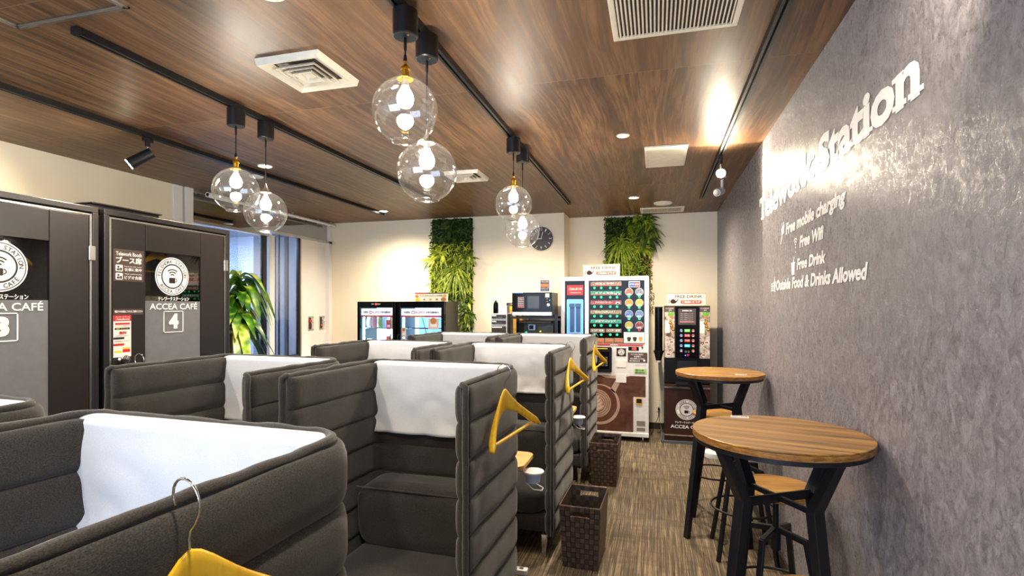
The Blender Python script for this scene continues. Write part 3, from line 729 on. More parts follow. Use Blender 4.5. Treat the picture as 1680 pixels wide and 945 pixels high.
def make_sofa(label, x, y, rz):
    t = thing('booth_sofa', label, 'sofa', (x, y, 0), rz, GS)
    sofa_shell().obj('quilted_shell', M_fabric, t, smooth='all')
    sofa_piping().obj('piping', M_pipe, t, smooth='all')
    a = SW / 2 - .075
    MB().box(-a, .035, .135, a, SD - .09, .235).obj('seat_base', M_fabric, t, bevel=.012)
    cushion(MB(), -a, .02, .225, a, SD - .08, .385, .006, seed=3, wr=.003).obj('seat_cushion', M_fabric, t, smooth='all')
    cushion(MB(), -a, SD - .27, .37, a, SD - .075, .675, .012, seed=9, wr=.008).obj('lumbar_cushion', M_fabric, t, smooth='all')
    MB().tube([(-a + .01, SD - .262, .652), (0, SD - .268, .657), (a - .01, SD - .262, .652)], .004).obj('cushion_seam', M_pipe, t, smooth='all')
    for sx in (-1, 1):
        for yy in (.03, SD - .08):
            MB().hexa([(sx * (a + .0) - .011, yy - .011, 0), (sx * a + .011, yy - .011, 0), (sx * a + .011, yy + .011, 0), (sx * a - .011, yy + .011, 0),
                       (sx * a - .016, yy - .016, .135), (sx * a + .016, yy - .016, .135), (sx * a + .016, yy + .016, .135), (sx * a - .016, yy + .016, .135)]).obj('leg', M_chrome, t, bevel=.003)
    return t
RZ = R(-2.5)
SOF = [('A', -1.075, .40), ('B', -1.042, 1.77), ('C', -.985, 3.08), ('D', -.962, 4.42),
       ('A2', -2.115, .50), ('B2', -1.99, 1.80), ('C2', -1.88, 3.12), ('D2', -1.80, 4.42)]
LAB = {'A': 'charcoal quilted booth sofa in the foreground with big wooden hanger, bottom left',
       'B': 'charcoal quilted booth sofa in the middle, open towards the viewer, cushion visible',
       'C': 'charcoal quilted booth sofa third from the viewer in the aisle row, woven basket beside it',
       'D': 'charcoal quilted booth sofa farthest in the aisle row, in front of the white vending machine',
       'A2': 'charcoal quilted booth sofa at the far left edge, only its rim corner showing',
       'B2': 'charcoal quilted booth sofa in front of booth 4, second in the left row',
       'C2': 'charcoal quilted booth sofa third in the left row, in front of the lit fridges',
       'D2': 'charcoal quilted booth sofa farthest in the left row, just before the dark fridge side'}
def cloth_mesh(seed, w=.705):
    mb = MB(); nu, nv = 34, 40; G = []
    yb = SD - .040                      # centre line of the back
    prof = []                           # (y, z) along the drape
    for k in range(10):
        a = PI * .5 * k / 9; prof.append((yb - .006 - .036 * math.sin(a), 1.196 + .024 * math.cos(a)))
    for k in range(1, 24): prof.append((yb - .042 - .004 * math.sin(k / 3.6), 1.196 - .325 * k / 23))
    prev = None
    for j, (y, z) in enumerate(prof):
        row = []
        for i in range(nu + 1):
            u = -1 + 2 * i / nu; x = u * w / 2
            inner = y < yb
            low = max(0, (1.207 - z) / .335) if inner else 0
            wv = .022 * low * noise.noise(Vector((x * 9 + seed, z * 7, seed))) + .0035 * noise.noise(Vector((x * 5 + seed, z * 12, 1)))
            edge = .012 * noise.noise(Vector((z * 5, seed, u))) if abs(u) > .98 else 0
            row.append(mb.v((x + edge, y - (abs(wv) if inner else -abs(wv) * .3) - (.006 * low), z + (.006 * noise.noise(Vector((x * 4, seed, 0))) if j == len(prof) - 1 else 0))))
        G.append(row)
    for j in range(len(G) - 1):
        for i in range(nu): mb.face([G[j][i], G[j][i + 1], G[j + 1][i + 1], G[j + 1][i]])
    return mb
CL = {'A': 'white linen cover over the back of the foreground sofa', 'B': 'white linen cover over the back of the middle sofa, hanging fully visible',
      'C': 'white linen cover over the back of the third aisle sofa', 'D': 'white linen cover over the back of the farthest aisle sofa by the vending machine',
      'A2': 'white linen cover barely showing at the left edge of the photo', 'B2': 'white linen cover over the back of the sofa before booth 4',
      'C2': 'white linen cover over the sofa in front of the lit fridges', 'D2': 'white linen cover over the farthest left-row sofa below the plant panel'}
s0 = None
for k, (n, x, y) in enumerate(SOF):
    if s0 is None: s0 = make_sofa(LAB[n], x, y, RZ); s0.scale = (1.05, 1, 1)
    else: dup(s0, (x, y, 0), RZ, LAB[n]).scale = (1, 1, 1)
    c = cloth_mesh(k * 3.7).obj('headrest_cloth', M_cloth, smooth='all', recalc=False)
    c.location = (x, y, 0); c.rotation_euler = (0, 0, RZ); c.modifiers.new('s', 'SOLIDIFY').thickness = .0015; c.scale = (1.06 if n == 'A' else 1, 1, 1)
    tag(c, CL[n], 'cloth', 'white linen covers on the sofa backs')
h0 = None
HL = {'A': 'large-looking wooden coat hanger hooked on the foreground sofa side, cut by the bottom edge', 'B': 'wooden coat hanger hooked on the outer side of the middle sofa',
      'C': 'wooden coat hanger on the side of the third aisle sofa', 'D': 'wooden coat hanger on the farthest aisle sofa, in front of the vending machine',
      'B2': 'wooden coat hanger whose hook shows on the side rim of the sofa before booth 4'}
HP = {'A': (-.652, .580, 12), 'B': (-.622, 2.05, 12), 'C': (-.568, 3.42, 10), 'D': (-.54, 4.58, 8), 'B2': (-2.425, 2.02, 182)}
for n, (x, y, a) in HP.items():
    if h0 is None: h0 = hanger_proto(HL[n]); o = h0; h0.location = (x + .028, y, 1.262); h0.rotation_euler = (0, 0, R(-a)); h0['group'] = 'wooden coat hangers on the sofas'
    else: o = dup(h0, (x + .028 * (1 if a < 90 else -1), y, 1.262), R(-a), HL[n])
    o.rotation_euler = (R(4) if a < 90 else R(-4), 0, R(-a))

dup(h0, (-3.56, 3.07, 2.03), 0, 'wooden coat hanger inside booth 4 behind the glass', 'wooden coat hangers inside the booths').rotation_euler = (0, 0, 0)
dup(h0, (-3.56, 2.02, 2.03), 0, 'wooden coat hanger inside booth 3 behind the glass', 'wooden coat hangers inside the booths').rotation_euler = (0, 0, 0)
# side desks with cup holders
def side_desk(x, y, label, lab2):
    t = thing('side_desk', label, 'desk', (x, y, 0))
    MB(Matrix.Translation((0, 0, 0))).rrect(-.36, -.16, .36, .12, .05, .685, .707).obj('desktop', M_desk, t, bevel=.003)
    MB().cyl((0, -.1, .02), (0, -.1, .685), .02).obj('post', M_black, t, smooth=True)
    MB().rrect(-.15, -.22, .15, .02, .03, 0, .02).obj('foot', M_black, t)
    c = thing('cup_holder', lab2, 'cup holder', (x + .385, y - .03, .645))
    pr = [(.034, -.045), (.040, .0), (.046, .004), (.046, .0), (.041, -.006), (.035, -.047), (.0, -.047)]
    MB().lathe(pr, n=28).obj('cup', plain('pale_blue_plastic', (.42, .52, .70), .35), c, smooth=True)
    MB().lathe([(.040, .002), (.054, .002), (.056, .006), (.054, .010), (.040, .010)], n=28).obj('ring', M_white, c, smooth=True)
    MB().tube([(-.02, .02, -.045), (.005, .055, -.075), (.045, .03, -.085), (.05, -.02, -.08), (.01, -.045, -.07), (-.03, -.03, -.045)], .003, 6).obj('loop', M_white, c, smooth=True)
    MB().box(-.08, -.01, -.004, -.036, .01, .008).obj('arm', M_white, c)
side_desk(-.990, 2.66, 'small oak side desk in front of the third aisle sofa, only a corner showing', 'pale blue cup holder with white ring in front of the third aisle sofa')
side_desk(-.955, 4.03, 'small oak side desk in front of the farthest aisle sofa, mostly hidden', 'pale blue cup holder seen beside the farthest aisle sofa')

t = thing('white_box', 'small white box on the carpet beside the third aisle sofa desk, at the bottom edge', 'adapter', (-.725, 2.86, 0))  # unidentified small white object, modelled as a plain box
MB().rrect(-.035, -.022, .035, .022, .008, 0, .028).obj('case', M_white, t, bevel=.003); MB().rrect(-.012, -.008, .012, .008, .003, .028, .030).obj('switch', M_alu, t)
# woven baskets
def basket(x, y, rz, label):
    t = thing('woven_basket', label, 'basket', (x, y, 0), rz, 'dark woven baskets beside the sofas')
    hw0, hd0, hw1, hd1, h = .098, .155, .115, .18, .36
    def side(sx):
        pass
    nz = 12
    def wall(mb, A0, A1, B0, B1, n, nrm, par, sk=None):
        A0, A1, B0, B1 = map(Vector, (A0, A1, B0, B1)); nrm = Vector(nrm)
        for i in range(n):
            for j in range(nz):
                if (i + j) % 2 != par: continue
                if sk and j == nz - 2 and abs(i - (n - 1) / 2) < 2: continue
                def P(u, v, o):
                    a = A0.lerp(A1, u); b = B0.lerp(B1, u); return a.lerp(b, v) + nrm * o
                u0, u1, v0, v1 = i / n, (i + 1) / n, j / nz, (j + 1) / nz; e = .06 / n; ev = .06 / nz
                q = [P(u0, v0, 0), P(u1, v0, 0), P(u1, v1, 0), P(u0, v1, 0)]; r_ = [P(u0 + e, v0 + ev, .004), P(u1 - e, v0 + ev, .004), P(u1 - e, v1 - ev, .004), P(u0 + e, v1 - ev, .004)]
                back = [P(u0, v0, -.003), P(u1, v0, -.003), P(u1, v1, -.003), P(u0, v1, -.003)]
                V = [mb.v(c) for c in q]; W = [mb.v(c) for c in r_]; B = [mb.v(c) for c in back]
                mb.face(W); mb.face(B[::-1])
                for k in range(4): mb.face([V[k], V[(k + 1) % 4], W[(k + 1) % 4], W[k]]); mb.face([B[k], B[(k + 1) % 4], V[(k + 1) % 4], V[k]])
    c0 = [(-hw0, -hd0, 0), (hw0, -hd0, 0), (hw0, hd0, 0), (-hw0, hd0, 0)]; c1 = [(-hw1, -hd1, h), (hw1, -hd1, h), (hw1, hd1, h), (-hw1, hd1, h)]
    ns = [(0, -1, .1), (1, 0, .1), (0, 1, .1), (-1, 0, .1)]; cnt = [8, 11, 8, 11]
    mb = MB()
    for par in (0, 1):
        for k in range(4): wall(mb, c0[k], c0[(k + 1) % 4], c1[k], c1[(k + 1) % 4], cnt[k], ns[k], par, k in (0, 2))
        if par == 0: n0 = len(mb.bm.faces)
    mb.bm.faces.ensure_lookup_table()
    for f in list(mb.bm.faces)[n0:]: f.material_index = 1
    bmesh.ops.remove_doubles(mb.bm, verts=mb.bm.verts, dist=.0003)
    mb.obj('woven_straps', M_basket, t).data.materials.append(M_basket2)
    MB().box(-hw0, -hd0, .002, hw0, hd0, .008).obj('bottom', M_basket, t)
    MB().tube(c1, .0035, 6, True).obj('rim_wire', M_wire, t)
    for sy in (-1, 1):
        y_ = sy * (hd1 - .002); MB().tube([(-.045, y_, h - .028), (-.045, y_, h - .058), (.045, y_, h - .058), (.045, y_, h - .028)], .0025, 6, True).obj('handle', M_wire, t)
basket(-.41, 3.155, R(-2), 'dark brown woven basket nearer to the viewer, beside the third aisle sofa')
basket(-.415, 4.58, R(-1), 'dark brown woven basket farther away, in front of the vending machine')

# ------------------------------------------------------------------ bar tables and stools
def bar_table(x, y, rz, label, r=.283):
    t = thing('bar_table', label, 'table', (x, y, 0), rz, 'round bar tables along the grey wall'); zt = 1.06
    tp = MB(); tp.disc(0, 0, r, zt - .005, zt, 72); tp.obj('table_top', M_table, t, bevel=.002)
    MB().lathe([(r - .02, zt - .024), (r - .001, zt - .024), (r, zt - .022), (r, zt - .0052), (r - .02, zt - .0052)], n=72).obj('top_edge', M_tedge, t, smooth=True)
    MB().lathe([(.0, zt - .042), (r - .012, zt - .042), (r - .008, zt - .040), (r - .008, zt - .024), (.0, zt - .024)], n=64).obj('apron_ring', M_black, t, smooth=True)
    zw = .84
    for k in range(4):
        a = R(45 + 90 * k); c, s = math.cos(a), math.sin(a)
        mb = MB()
        P = [Vector((c * .238, s * .238, zt - .042)), Vector((c * .150, s * .150, zw)), Vector((c * .262, s * .262, 0))]
        w = [(.016, .016), (.022, .018), (.020, .014)]
        rings = []
        for p, (a_, b_) in zip(P, w):
            e1 = Vector((-s, c, 0)); e2 = Vector((c, s, 0)); rings.append([p + e1 * u * a_ + e2 * v * b_ for u, v in ((-1, -1), (1, -1), (1, 1), (-1, 1))])
        mb.ring_loft(rings); mb.obj('leg', M_black, t, bevel=.003)
    for k in range(2):
        a = R(45 + 90 * k); c, s = math.cos(a), math.sin(a); dz = .012 * k
        MB().bar((c * .145, s * .145, zw - .008), (-c * .145, -s * .145, zw - .008), .010, .032 - dz).obj('brace', M_black, t, bevel=.002)
    return t
T1 = bar_table(.412, 2.012, R(-13), 'larger-looking round oak bar table on black legs nearest the viewer')
T2 = bar_table(.405, 3.735, R(-9), 'round oak bar table on black legs farther away, before the drink dispenser', .277)
def table_tag(x, y, rz, label):
    t = thing('number_plate', label, 'sign', (x, y, 1.0602), rz)
    MB().rrect(-.033, -.014, .033, .014, .004, 0, .003).obj('plate', M_white, t)
    MB().text('バーテーブル 席', -.027, -.006, .027, .006, .0034, .02).obj('print', M_dark, t)
table_tag(.318, 2.235, R(-4), 'small white plate lying on the near bar table')
table_tag(.520, 3.60, R(5), 'small white plate lying on the far bar table')

def stool(x, y, rz, label, zs=.72):
    t = thing('bar_stool', label, 'stool', (x, y, 0), rz, 'adjustable stools at the bar tables'); r = .165
    MB().lathe([(.0, zs - .024), (r - .006, zs - .024), (r, zs - .018), (r, zs - .006), (r - .006, zs), (.0, zs)], n=56).obj('seat', M_table, t, smooth=True)
    MB().lathe([(.0, zs - .034), (.09, zs - .034), (.10, zs - .024), (.0, zs - .024)], n=40).obj('seat_plate', M_black, t, smooth=True)
    MB().cyl((0, 0, .44), (0, 0, zs - .03), .012, n=14).obj('screw_post', M_black, t, smooth=True)
    MB().cyl((0, 0, .45), (0, 0, .545), .021, n=16).obj('hub', M_black, t, smooth=True)
    for k in range(4):
        a = R(45 + 90 * k); c, s = math.cos(a), math.sin(a); mb = MB()
        mb.bar((c * .012, s * .012, .535), (c * .128, s * .128, .515), .020, .024); mb.bar((c * .122, s * .122, .522), (c * .225, s * .225, 0.0), .022, .020, (c, s, 0)); mb.obj('leg', M_black, t, bevel=.002)
    MB().tube([(.182 * math.cos(a), .182 * math.sin(a), .28) for a in (2 * PI * k / 40 for k in range(40))], .0065, 8, True).obj('foot_ring', M_black, t, smooth='all')
    return t
s1 = stool(.500, 2.50, R(10), 'oak-seat stool right behind the near bar table')
dup(s1, (.510, 3.455, 0), R(1), 'stool between the two bar tables, its seat hidden by the near table top')
dup(s1, (.425, 4.11, 0), R(-2), 'oak-seat stool behind the far bar table, seen through its legs')
dup(s1, (.455, 1.69, 0), R(5), 'oak-seat stool in front of the near table, cut by the bottom edge').scale = (1, 1, .90)

t = thing('floor_fan', 'small white round-based appliance on the floor near the drink dispenser', 'appliance', (.56, 5.56, 0))
MB().lathe([(.0, 0), (.095, 0), (.10, .01), (.10, .05), (.09, .06), (.0, .06)], n=36).obj('base', M_white, t, smooth=True)
MB().cyl((0, 0, .06), (0, 0, .40), .03, n=20).obj('column', M_whitepaint, t, smooth=True)
MB().lathe([(.0, .40), (.055, .40), (.06, .41), (.06, .44), (.05, .455), (.0, .455)], n=30).obj('cap', M_white, t, smooth=True)

# ------------------------------------------------------------------ wall lettering (right wall, seen from -X)
M = faceXm(XR - .0005, 0, 0)
def yz(px, py): return onX(px, py, XR - .001)
def slab_word(mb, word, yL, yR, zb, cap, asc=1.0):
    """bold slab lettering: bold sans glyphs with slab serifs added"""
    full = text_mesh(word, .036, 0); bb = full[2]
    sx = (yL - yR) / (bb[2] - bb[0]); H_ = text_mesh('T', .036, 0)[2]; sz = cap / (H_[3])
    x = 0.0
    def X(v): return -yL + (v - bb[0]) * sx
    def Z(v): return zb + v * sz
    vs, fs, _ = full
    for k, (du, dv) in enumerate(((-.0015, 0), (.0015, .0), (0, .002))):
        q = [mb.v((X(c.x) + du, Z(c.y) + dv, .001 + .0003 * k)) for c in vs]
        for f in fs: mb.face([q[i] for i in f])
    def slab(x0, x1, y0, y1): mb.rect(X(x0), Z(y0), X(x1), Z(y1), 0, .0024)
    th = .075
    for i, ch in enumerate(word):
        pre = text_mesh(word[:i + 1], .036, 0)[2]; g = text_mesh(ch, .036, 0)[2]; x1 = pre[2]; x0 = x1 - (g[2] - g[0]); w = x1 - x0; xh = text_mesh('x', .036, 0)[2][3]; ah = text_mesh('l', .036, 0)[2][3]; st = .15
        if ch == 'T':
            m_ = (x0 + x1) / 2; slab(m_ - .17, m_ + .17, 0, th); slab(x0 - .01, x0 + .07, g[3] - .24, g[3]); slab(x1 - .07, x1 + .01, g[3] - .24, g[3])
        elif ch == 'l': slab(x0 - .06, x1 + .06, 0, th); slab(x0 - .07, x0 + .03, ah - th, ah)
        elif ch == 'i': slab(x0 - .06, x1 + .06, 0, th); slab(x0 - .07, x0 + .05, xh - th, xh)
        elif ch == 'w':
            slab(x0 - .02, x0 + .2, xh - th, xh); slab(x1 - .2, x1 + .02, xh - th, xh)
        elif ch == 'r': slab(x0 - .06, x0 + st + .07, 0, th); slab(x0 - .07, x0 + .05, xh - th, xh)
        elif ch == 'n': slab(x0 - .06, x0 + st + .05, 0, th); slab(x1 - st - .05, x1 + .06, 0, th); slab(x0 - .07, x0 + .05, xh - th, xh)
        elif ch == 'k': slab(x0 - .05, x0 + st + .04, 0, th); slab(x1 - st - .03, x1 + .04, 0, th); slab(x0 - .07, x0 + .05, ah - th, ah); slab(x1 - .16, x1 + .03, xh - th, xh)
        elif ch == 'a': slab(x1 - .05, x1 + .06, 0, th)
        elif ch == 'S': slab(x1 - .09, x1 - .02, g[3] - .24, g[3] - .02); slab(x0 + .01, x0 + .08, .0, .22)
mb = MB(M); slab_word(mb, 'Telework', 4.0, 2.70, 2.086, .150); slab_word(mb, 'Station', 2.625, 1.69, 2.086, .150)
w1 = mb.obj('wall_lettering', M_vinyl); tag(w1, 'large white slab lettering Telework Station on the grey wall', 'wall lettering')
def wline(st, y0, y1, z0, z1, label, icon):
    t = thing('wall_lettering', label, 'wall lettering', (0, 0, 0))
    t.location = (XR - .0005, y0, z0); Mx = faceXm(0, 0, 0)
    MB(Mx).text(st, 0, -(.022 if any(c in 'gy' for c in st) else 0), y0 - y1, z1 - z0, .001, .030, .2, .0014).obj('words', M_vinyl, t)
    ic = MB(Mx); h = z1 - z0; c = -.075
    if icon == 'wifi':
        for k in range(3): ic.arc(c, h * .25, h * (.22 + .25 * k), h * .13, 45, 135, n=12)
        ic.disc(c, h * .2, h * .1); ic.disc(c, -h * .2, h * .08)
    elif icon == 'cup':
        ic.poly([(c - .035, h * .7), (c - .026, -.02), (c + .026, -.02), (c + .035, h * .7)]); ic.rect(c - .04, h * .7, c + .04, h * .8); ic.poly([(c + .0, h * .8), (c + .02, h * 1.3), (c + .035, h * 1.3), (c + .012, h * .8)])
    elif icon == 'plug':
        ic.poly([(c - .03, h * .8), (c + .04, h * 1.0), (c + .03, h * .25), (c - .02, h * .1)]); ic.poly([(c - .02, h * .1), (c - .05, -h * .7), (c - .035, -h * .7), (c + .0, h * .1)])
        for k in (-.018, .02): ic.rect(c + k, h * .9, c + k + .01, h * 1.3)
    else:
        for k in range(4): ic.rect(c - .07, h * (.0 + .22 * k), c - .005, h * (.13 + .22 * k))
        ic.poly([(c + .01, h * .8), (c + .02, -.005), (c + .05, -.005), (c + .06, h * .8)]); ic.rect(c + .005, h * .8, c + .065, h * .92); ic.rect(c + .03, h * .92, c + .042, h * 1.4)
    ic.obj('icon', M_vinyl, t)
wline('Free mobile charging', 3.235, 2.274, 1.895, 1.955, 'white wall lettering Free mobile charging with plug icon', 'plug')
wline('Free Wifi', 2.945, 2.547, 1.788, 1.848, 'white wall lettering Free Wifi with signal icon', 'wifi')
wline('Free Drink', 2.998, 2.521, 1.681, 1.738, 'white wall lettering Free Drink with cup icon', 'cup')
wline('Outside Food & Drinks Allowed', 3.475, 2.056, 1.588, 1.650, 'white wall lettering Outside Food and Drinks Allowed, lowest line', 'food')

# ------------------------------------------------------------------ fridges
def fridge(x0, x1, label, kind):
    Yf = 5.70; h = 1.545
    t = thing('display_fridge', label, 'fridge', ((x0 + x1) / 2, Yf, 0)); a = (x1 - x0) / 2; D = .42
    m1 = MB(); m1.box(-a, .03, .0, -a + .03, D, h); m1.box(a - .03, .03, 0, a, D, h); m1.box(-a + .03, D - .03, 0, a - .03, D, h); m1.box(-a + .03, .03, h - .04, a - .03, D - .03, h); m1.box(-a + .03, .03, 0, a - .03, D - .03, .3)
    m1.obj('cabinet', plain('fridge_case', (.055, .05, .047), .45), t, bevel=.004)
    M = faceY()
    fr = MB(M); fr.rect(-a, .05, -a + .035, h, -.03, .03); fr.rect(a - .035, .05, a, h, -.03, .03); fr.rect(-a + .035, h - .075, a - .035, h, -.03, .03); fr.rect(-a + .035, .05, a - .035, .3, -.03, .03)
    d = fr.obj('door', M_blackgloss, t, bevel=.003)
    MB(M).rect(-a + .035, .3, a - .035, h - .075, .0, .004).obj('glass_pane', mat_glass('fridge_glass', (.95, .98, 1), .25), d)
    MB(M).tube([(a - .05 if kind == 1 else -a + .018, .9, .03), (a - .05 if kind == 1 else -a + .018, .9, .055), (a - .05 if kind == 1 else -a + .018, 1.15, .055), (a - .05 if kind == 1 else -a + .018, 1.15, .03)], .007).obj('handle', M_black, d)
    MB().box(-a + .035, D - .045, .3, a - .035, D - .032, h - .05).obj('liner', plain('fridge_liner_glow', (.75, .85, .95), .4, em=(.45, .75, 1), es=2.2), t)  # liner glows to imitate the light of the strips on it
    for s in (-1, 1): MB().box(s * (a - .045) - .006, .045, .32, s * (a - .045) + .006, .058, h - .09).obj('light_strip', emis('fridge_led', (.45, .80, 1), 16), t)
    for z in (.5, .74, .98, 1.22):
        q = MB()
        for k in range(14): q.cyl((-a + .04,   .07 + k * .022, z), (a - .04, .07 + k * .022, z), .0025, n=6)
        q.cyl((-a + .04, .07, z + .004), (a - .04, .07, z + .004), .005, n=8); q.obj('shelf', M_chrome, t)
    w = 2 * a - .08
    s = MB(M).rect(-w / 2, h - .165, w / 2, h - .085, .004, .006).obj('header_strip', plain('lit_header', (.85, .85, .85), .4, em=(.8, .88, 1), es=.45), d)
    MB(M).rect(-w / 2, h - .185, w / 2, h - .165, .004, .006).obj('red_strip', plain('magenta_print', (.55, .02, .10), .4), s)
    q = MB(M); q.text('冷凍惣菜', -w * .44, h - .140, -w * .28, h - .115, .007, .02); q.text('食べ物で社会課題を解決する', w * .12, h - .140, w * .44, h - .115, .007, .02); q.obj('header_print', M_dark, s)
    q = MB(M); q.frame(-w * .24, h - .148, -w * .17, h - .110, .007, .006, .007); q.text('BLUSPICE', -w * .15, h - .14, w * .09, h - .115, .007, .02); q.obj('header_logo', plain('magenta_logo', (.55, .05, .20), .4), s)
    MB(M).text('おいしいお惣菜が自販機で24時間買えます', -w * .38, h - .180, w * .1, h - .169, .007, .02).obj('strip_print', M_yellow, s)
    if kind == 1:
        MB(M).disc(0, h - .03, .012, .03, .034).obj('indicator', M_red_led, d)
        MB(M).text('SET     TEMP', -.06, h - .036, .06, h - .024, .031, .02).obj('control_print', M_vinyl, d)
    return t, a, d, M, h
f1 = fridge(-3.49, -2.985, 'black glass-door fridge with frozen food, left of the two and nearer the entrance', 1)
f2 = fridge(-2.955, -2.362, 'wider black glass-door freezer with food poster, beside the tall plant panel', 2)
def qr_card(par, M, u, v, w, h, col, dark):
    s = MB(M).rect(u - w / 2, v - h / 2, u + w / 2, v + h / 2, .005, .0065).obj('menu_sticker', col, par)
    MB(M).rect(u - w * .3, v - h * .30, u + w * .3, v - h * .02, .0065, .007).obj('sticker_panel', dark, s)
    MB(M).disc(u, v + h * .28, w * .3, .0065, .007).obj('food_picture', plain('orange_food', (.55, .22, .05), .5), s)
Mpink = plain('magenta_card', (.60, .03, .13), .45); Mpk = plain('pale_pink_card', (.75, .55, .50), .5)
for z in (1.27, 1.075, .88): qr_card(f1[2], f1[3], .155, z, .06, .11, Mpink, M_paper)
qr_card(f2[2], f2[3], .155, 1.285, .13, .12, Mpk, M_paper)
for z in (1.18, 1.05): qr_card(f2[2], f2[3], -.225, z, .06, .115, Mpk, M_paper)
qr_card(f2[2], f2[3], .155, 1.03, .13, .12, Mpk, M_paper)
# contents
PK = [plain('pack_white', (.80, .82, .84), .5), plain('pack_green', (.30, .42, .15), .5), plain('pack_brown', (.42, .26, .14), .5), plain('pack_pink', (.62, .25, .30), .5), plain('pack_blue', (.45, .65, .85), .5)]
rr = random.Random(4)
def pouch(x, y, z, w, h, m, label, group, rot=0):
    mb = MB(Matrix.Rotation(rot, 4, 'Z')); rings = []
    for k in range(9):
        f = k / 8; ww = w / 2 * (.85 + .15 * math.sin(PI * f)); dd = .004 + .02 * math.sin(PI * min(1, f * 1.15)) ** .8 if f < .87 else .003
        rings.append([(ww * (abs(math.cos(a)) ** .5) * (1 if math.cos(a) > 0 else -1), dd * math.sin(a), f * h) for a in (2 * PI * i / 14 for i in range(14))])
    o = mb.ring_loft(rings).obj('food_pouch', m, smooth='all'); o.location = (x, y, z); tag(o, label, 'food package', group)
G1 = 'food packages in the left glass-door fridge'; G2 = 'food packages in the wider freezer'
i = 0
for z, nm in ((1.222, 'top'), (.982, 'middle'), (.742, 'lower')):
    for k in range(5):
        x = -3.405 + k * .074
        pouch(x + rr.uniform(-.01, .01), 5.80 + rr.uniform(0, .03), z + .003, .07, rr.uniform(.12, .17) if nm == 'top' else rr.uniform(.07, .12), PK[(k * 2 + i) % 5], 'food pouch standing on the %s shelf of the left fridge' % nm, G1, rr.uniform(-.4, .4)); i += 1
for z, nm in ((.982, 'visible'), (.742, 'lower')):
    for k in range(6):
        x = -2.86 + k * .082
        pouch(x, 5.80 + rr.uniform(0, .03), z + .003, .075, rr.uniform(.08, .13), PK[(k + i) % 5], 'food pouch on the %s shelf of the wider freezer' % nm, G2, rr.uniform(-.5, .5)); i += 1
pl = f2[0]
q = MB(faceY()); q.rect(-.20, 1.03, .22, 1.35, -.36, -.355); po = q.obj('inner_poster', plain('glowing_blue_poster', (.40, .65, .88), .4, em=(.22, .58, 1), es=.9), pl)  # poster given its own glow to imitate the freezer light
q = MB(faceY()); q.arc(.06, 1.24, .085, .006, 0, 360, -.35, -.35, 36)
for k in range(1, 4): q.arc(.06, 1.24, .085 - .02 * k, .003, 20, 340, -.35, -.35, 24)
q.poly([(-.16, 1.35), (-.10, 1.14), (.0, 1.14), (.0, 1.15), (-.09, 1.15), (-.15, 1.35)], -.355, -.35); q.obj('poster_drawing', plain('poster_blue_line', (.15, .40, .65), .5), po)
# menu board on the wider freezer
t = thing('menu_board', 'cream menu board with food pictures standing on top of the wider freezer', 'sign', (-2.545, 5.73, 1.545))
M = faceY(); MB(M).rect(-.21, 0, .21, .105, 0, .004).obj('board', M_creamsign, t)
q = MB(M); q.rect(-.21, .093, -.07, .105, .004, .005); q.obj('red_strip', M_red, t); q = MB(M); q.rect(-.07, .093, .21, .105, .004, .005); q.obj('brown_strip', M_brownsign, t)
MB(M).text('パンとおかずのグルメ自販機', -.15, .062, .14, .082, .0055, .01).obj('title_print', plain('green_print', (.15, .30, .12), .5), t)
for (u, v, r, m) in ((-.185, .065, .022, 'a'), (-.175, .02, .03, 'b'), (.17, .068, .024, 'a'), (.155, .022, .034, 'c'), (-.09, .025, .012, 'c'), (-.01, .025, .016, 'a'), (.07, .025, .016, 'c')):
    MB(M).disc(u, max(v, r * .7 + .002), r, .004, .006, 20, r * .7).obj('food_picture', {'a': plain('food_orange', (.70, .28, .03), .5), 'b': plain('food_yellow', (.80, .60, .05), .5), 'c': plain('food_brown', (.35, .14, .04), .5)}[m], t)

# ------------------------------------------------------------------ microwave rack
t = thing('steel_rack', 'black metal rack carrying the microwave and a toaster oven', 'rack', (-1.335, 5.95, 0))
for sx in (-1, 1):
    for yy in (-.2, .2): MB().box(sx * .272 - .014, yy - .014, 0, sx * .272 + .014, yy + .014, 1.40).obj('post', M_black, t)
for z in (.45, .80, 1.10, 1.35): MB().box(-.258, -.21, z, .258, .21, z + .022).obj('shelf', M_black, t)
t = thing('microwave_oven', 'black and steel microwave oven on the top of the metal rack', 'microwave', (-1.34, 5.76, 1.374))
M = faceY(); a = .228; h = .27
MB().box(-a, .02, .012, a, .36, h).obj('case', plain('microwave_case', (.05, .045, .04), .35), t, bevel=.004)
d = MB(M).rect(-a, .055, a, h, -.02, .008).obj('door', M_blackgloss, t, bevel=.002)
MB(M).rect(-a, .012, a, .052, -.02, .012).obj('steel_strip', M_alu, t, bevel=.002)
MB(M).text('ReStart', .155, .024, .205, .040, .014, .02).obj('brand_print', M_vinyl, t)
MB(M).rect(-.05, .09, .085, .23, .008, .009).obj('window', plain('microwave_window', (.03, .03, .032), .25), d)
s = MB(M).rect(-.165, .10, -.085, .225, .008, .0095).obj('instruction_sticker', M_brownsign, d)
q = MB(M)
for k in range(5): q.text('あたため %d 分' % (k + 1), -.157, .202 - .02 * k, -.095, .214 - .02 * k, .0105, .01)
q.obj('sticker_print', M_vinyl, s); MB(M).rect(-.16, .102, -.09, .113, .0095, .0105).obj('red_band', plain('coral_print', (.75, .15, .12), .5), s)
MB(M @ Matrix.Translation((.19, .13, 0))).lathe([(.0, .008), (.02, .008), (.018, .022), (.0, .024)], n=24).obj('dial', M_alu, d, smooth=True)
q = MB(M)
for k in range(3): q.disc(.175 + (k % 2) * .03, .17 + .014 * k, .004, .008, .010)
q.obj('button', M_alu, d)
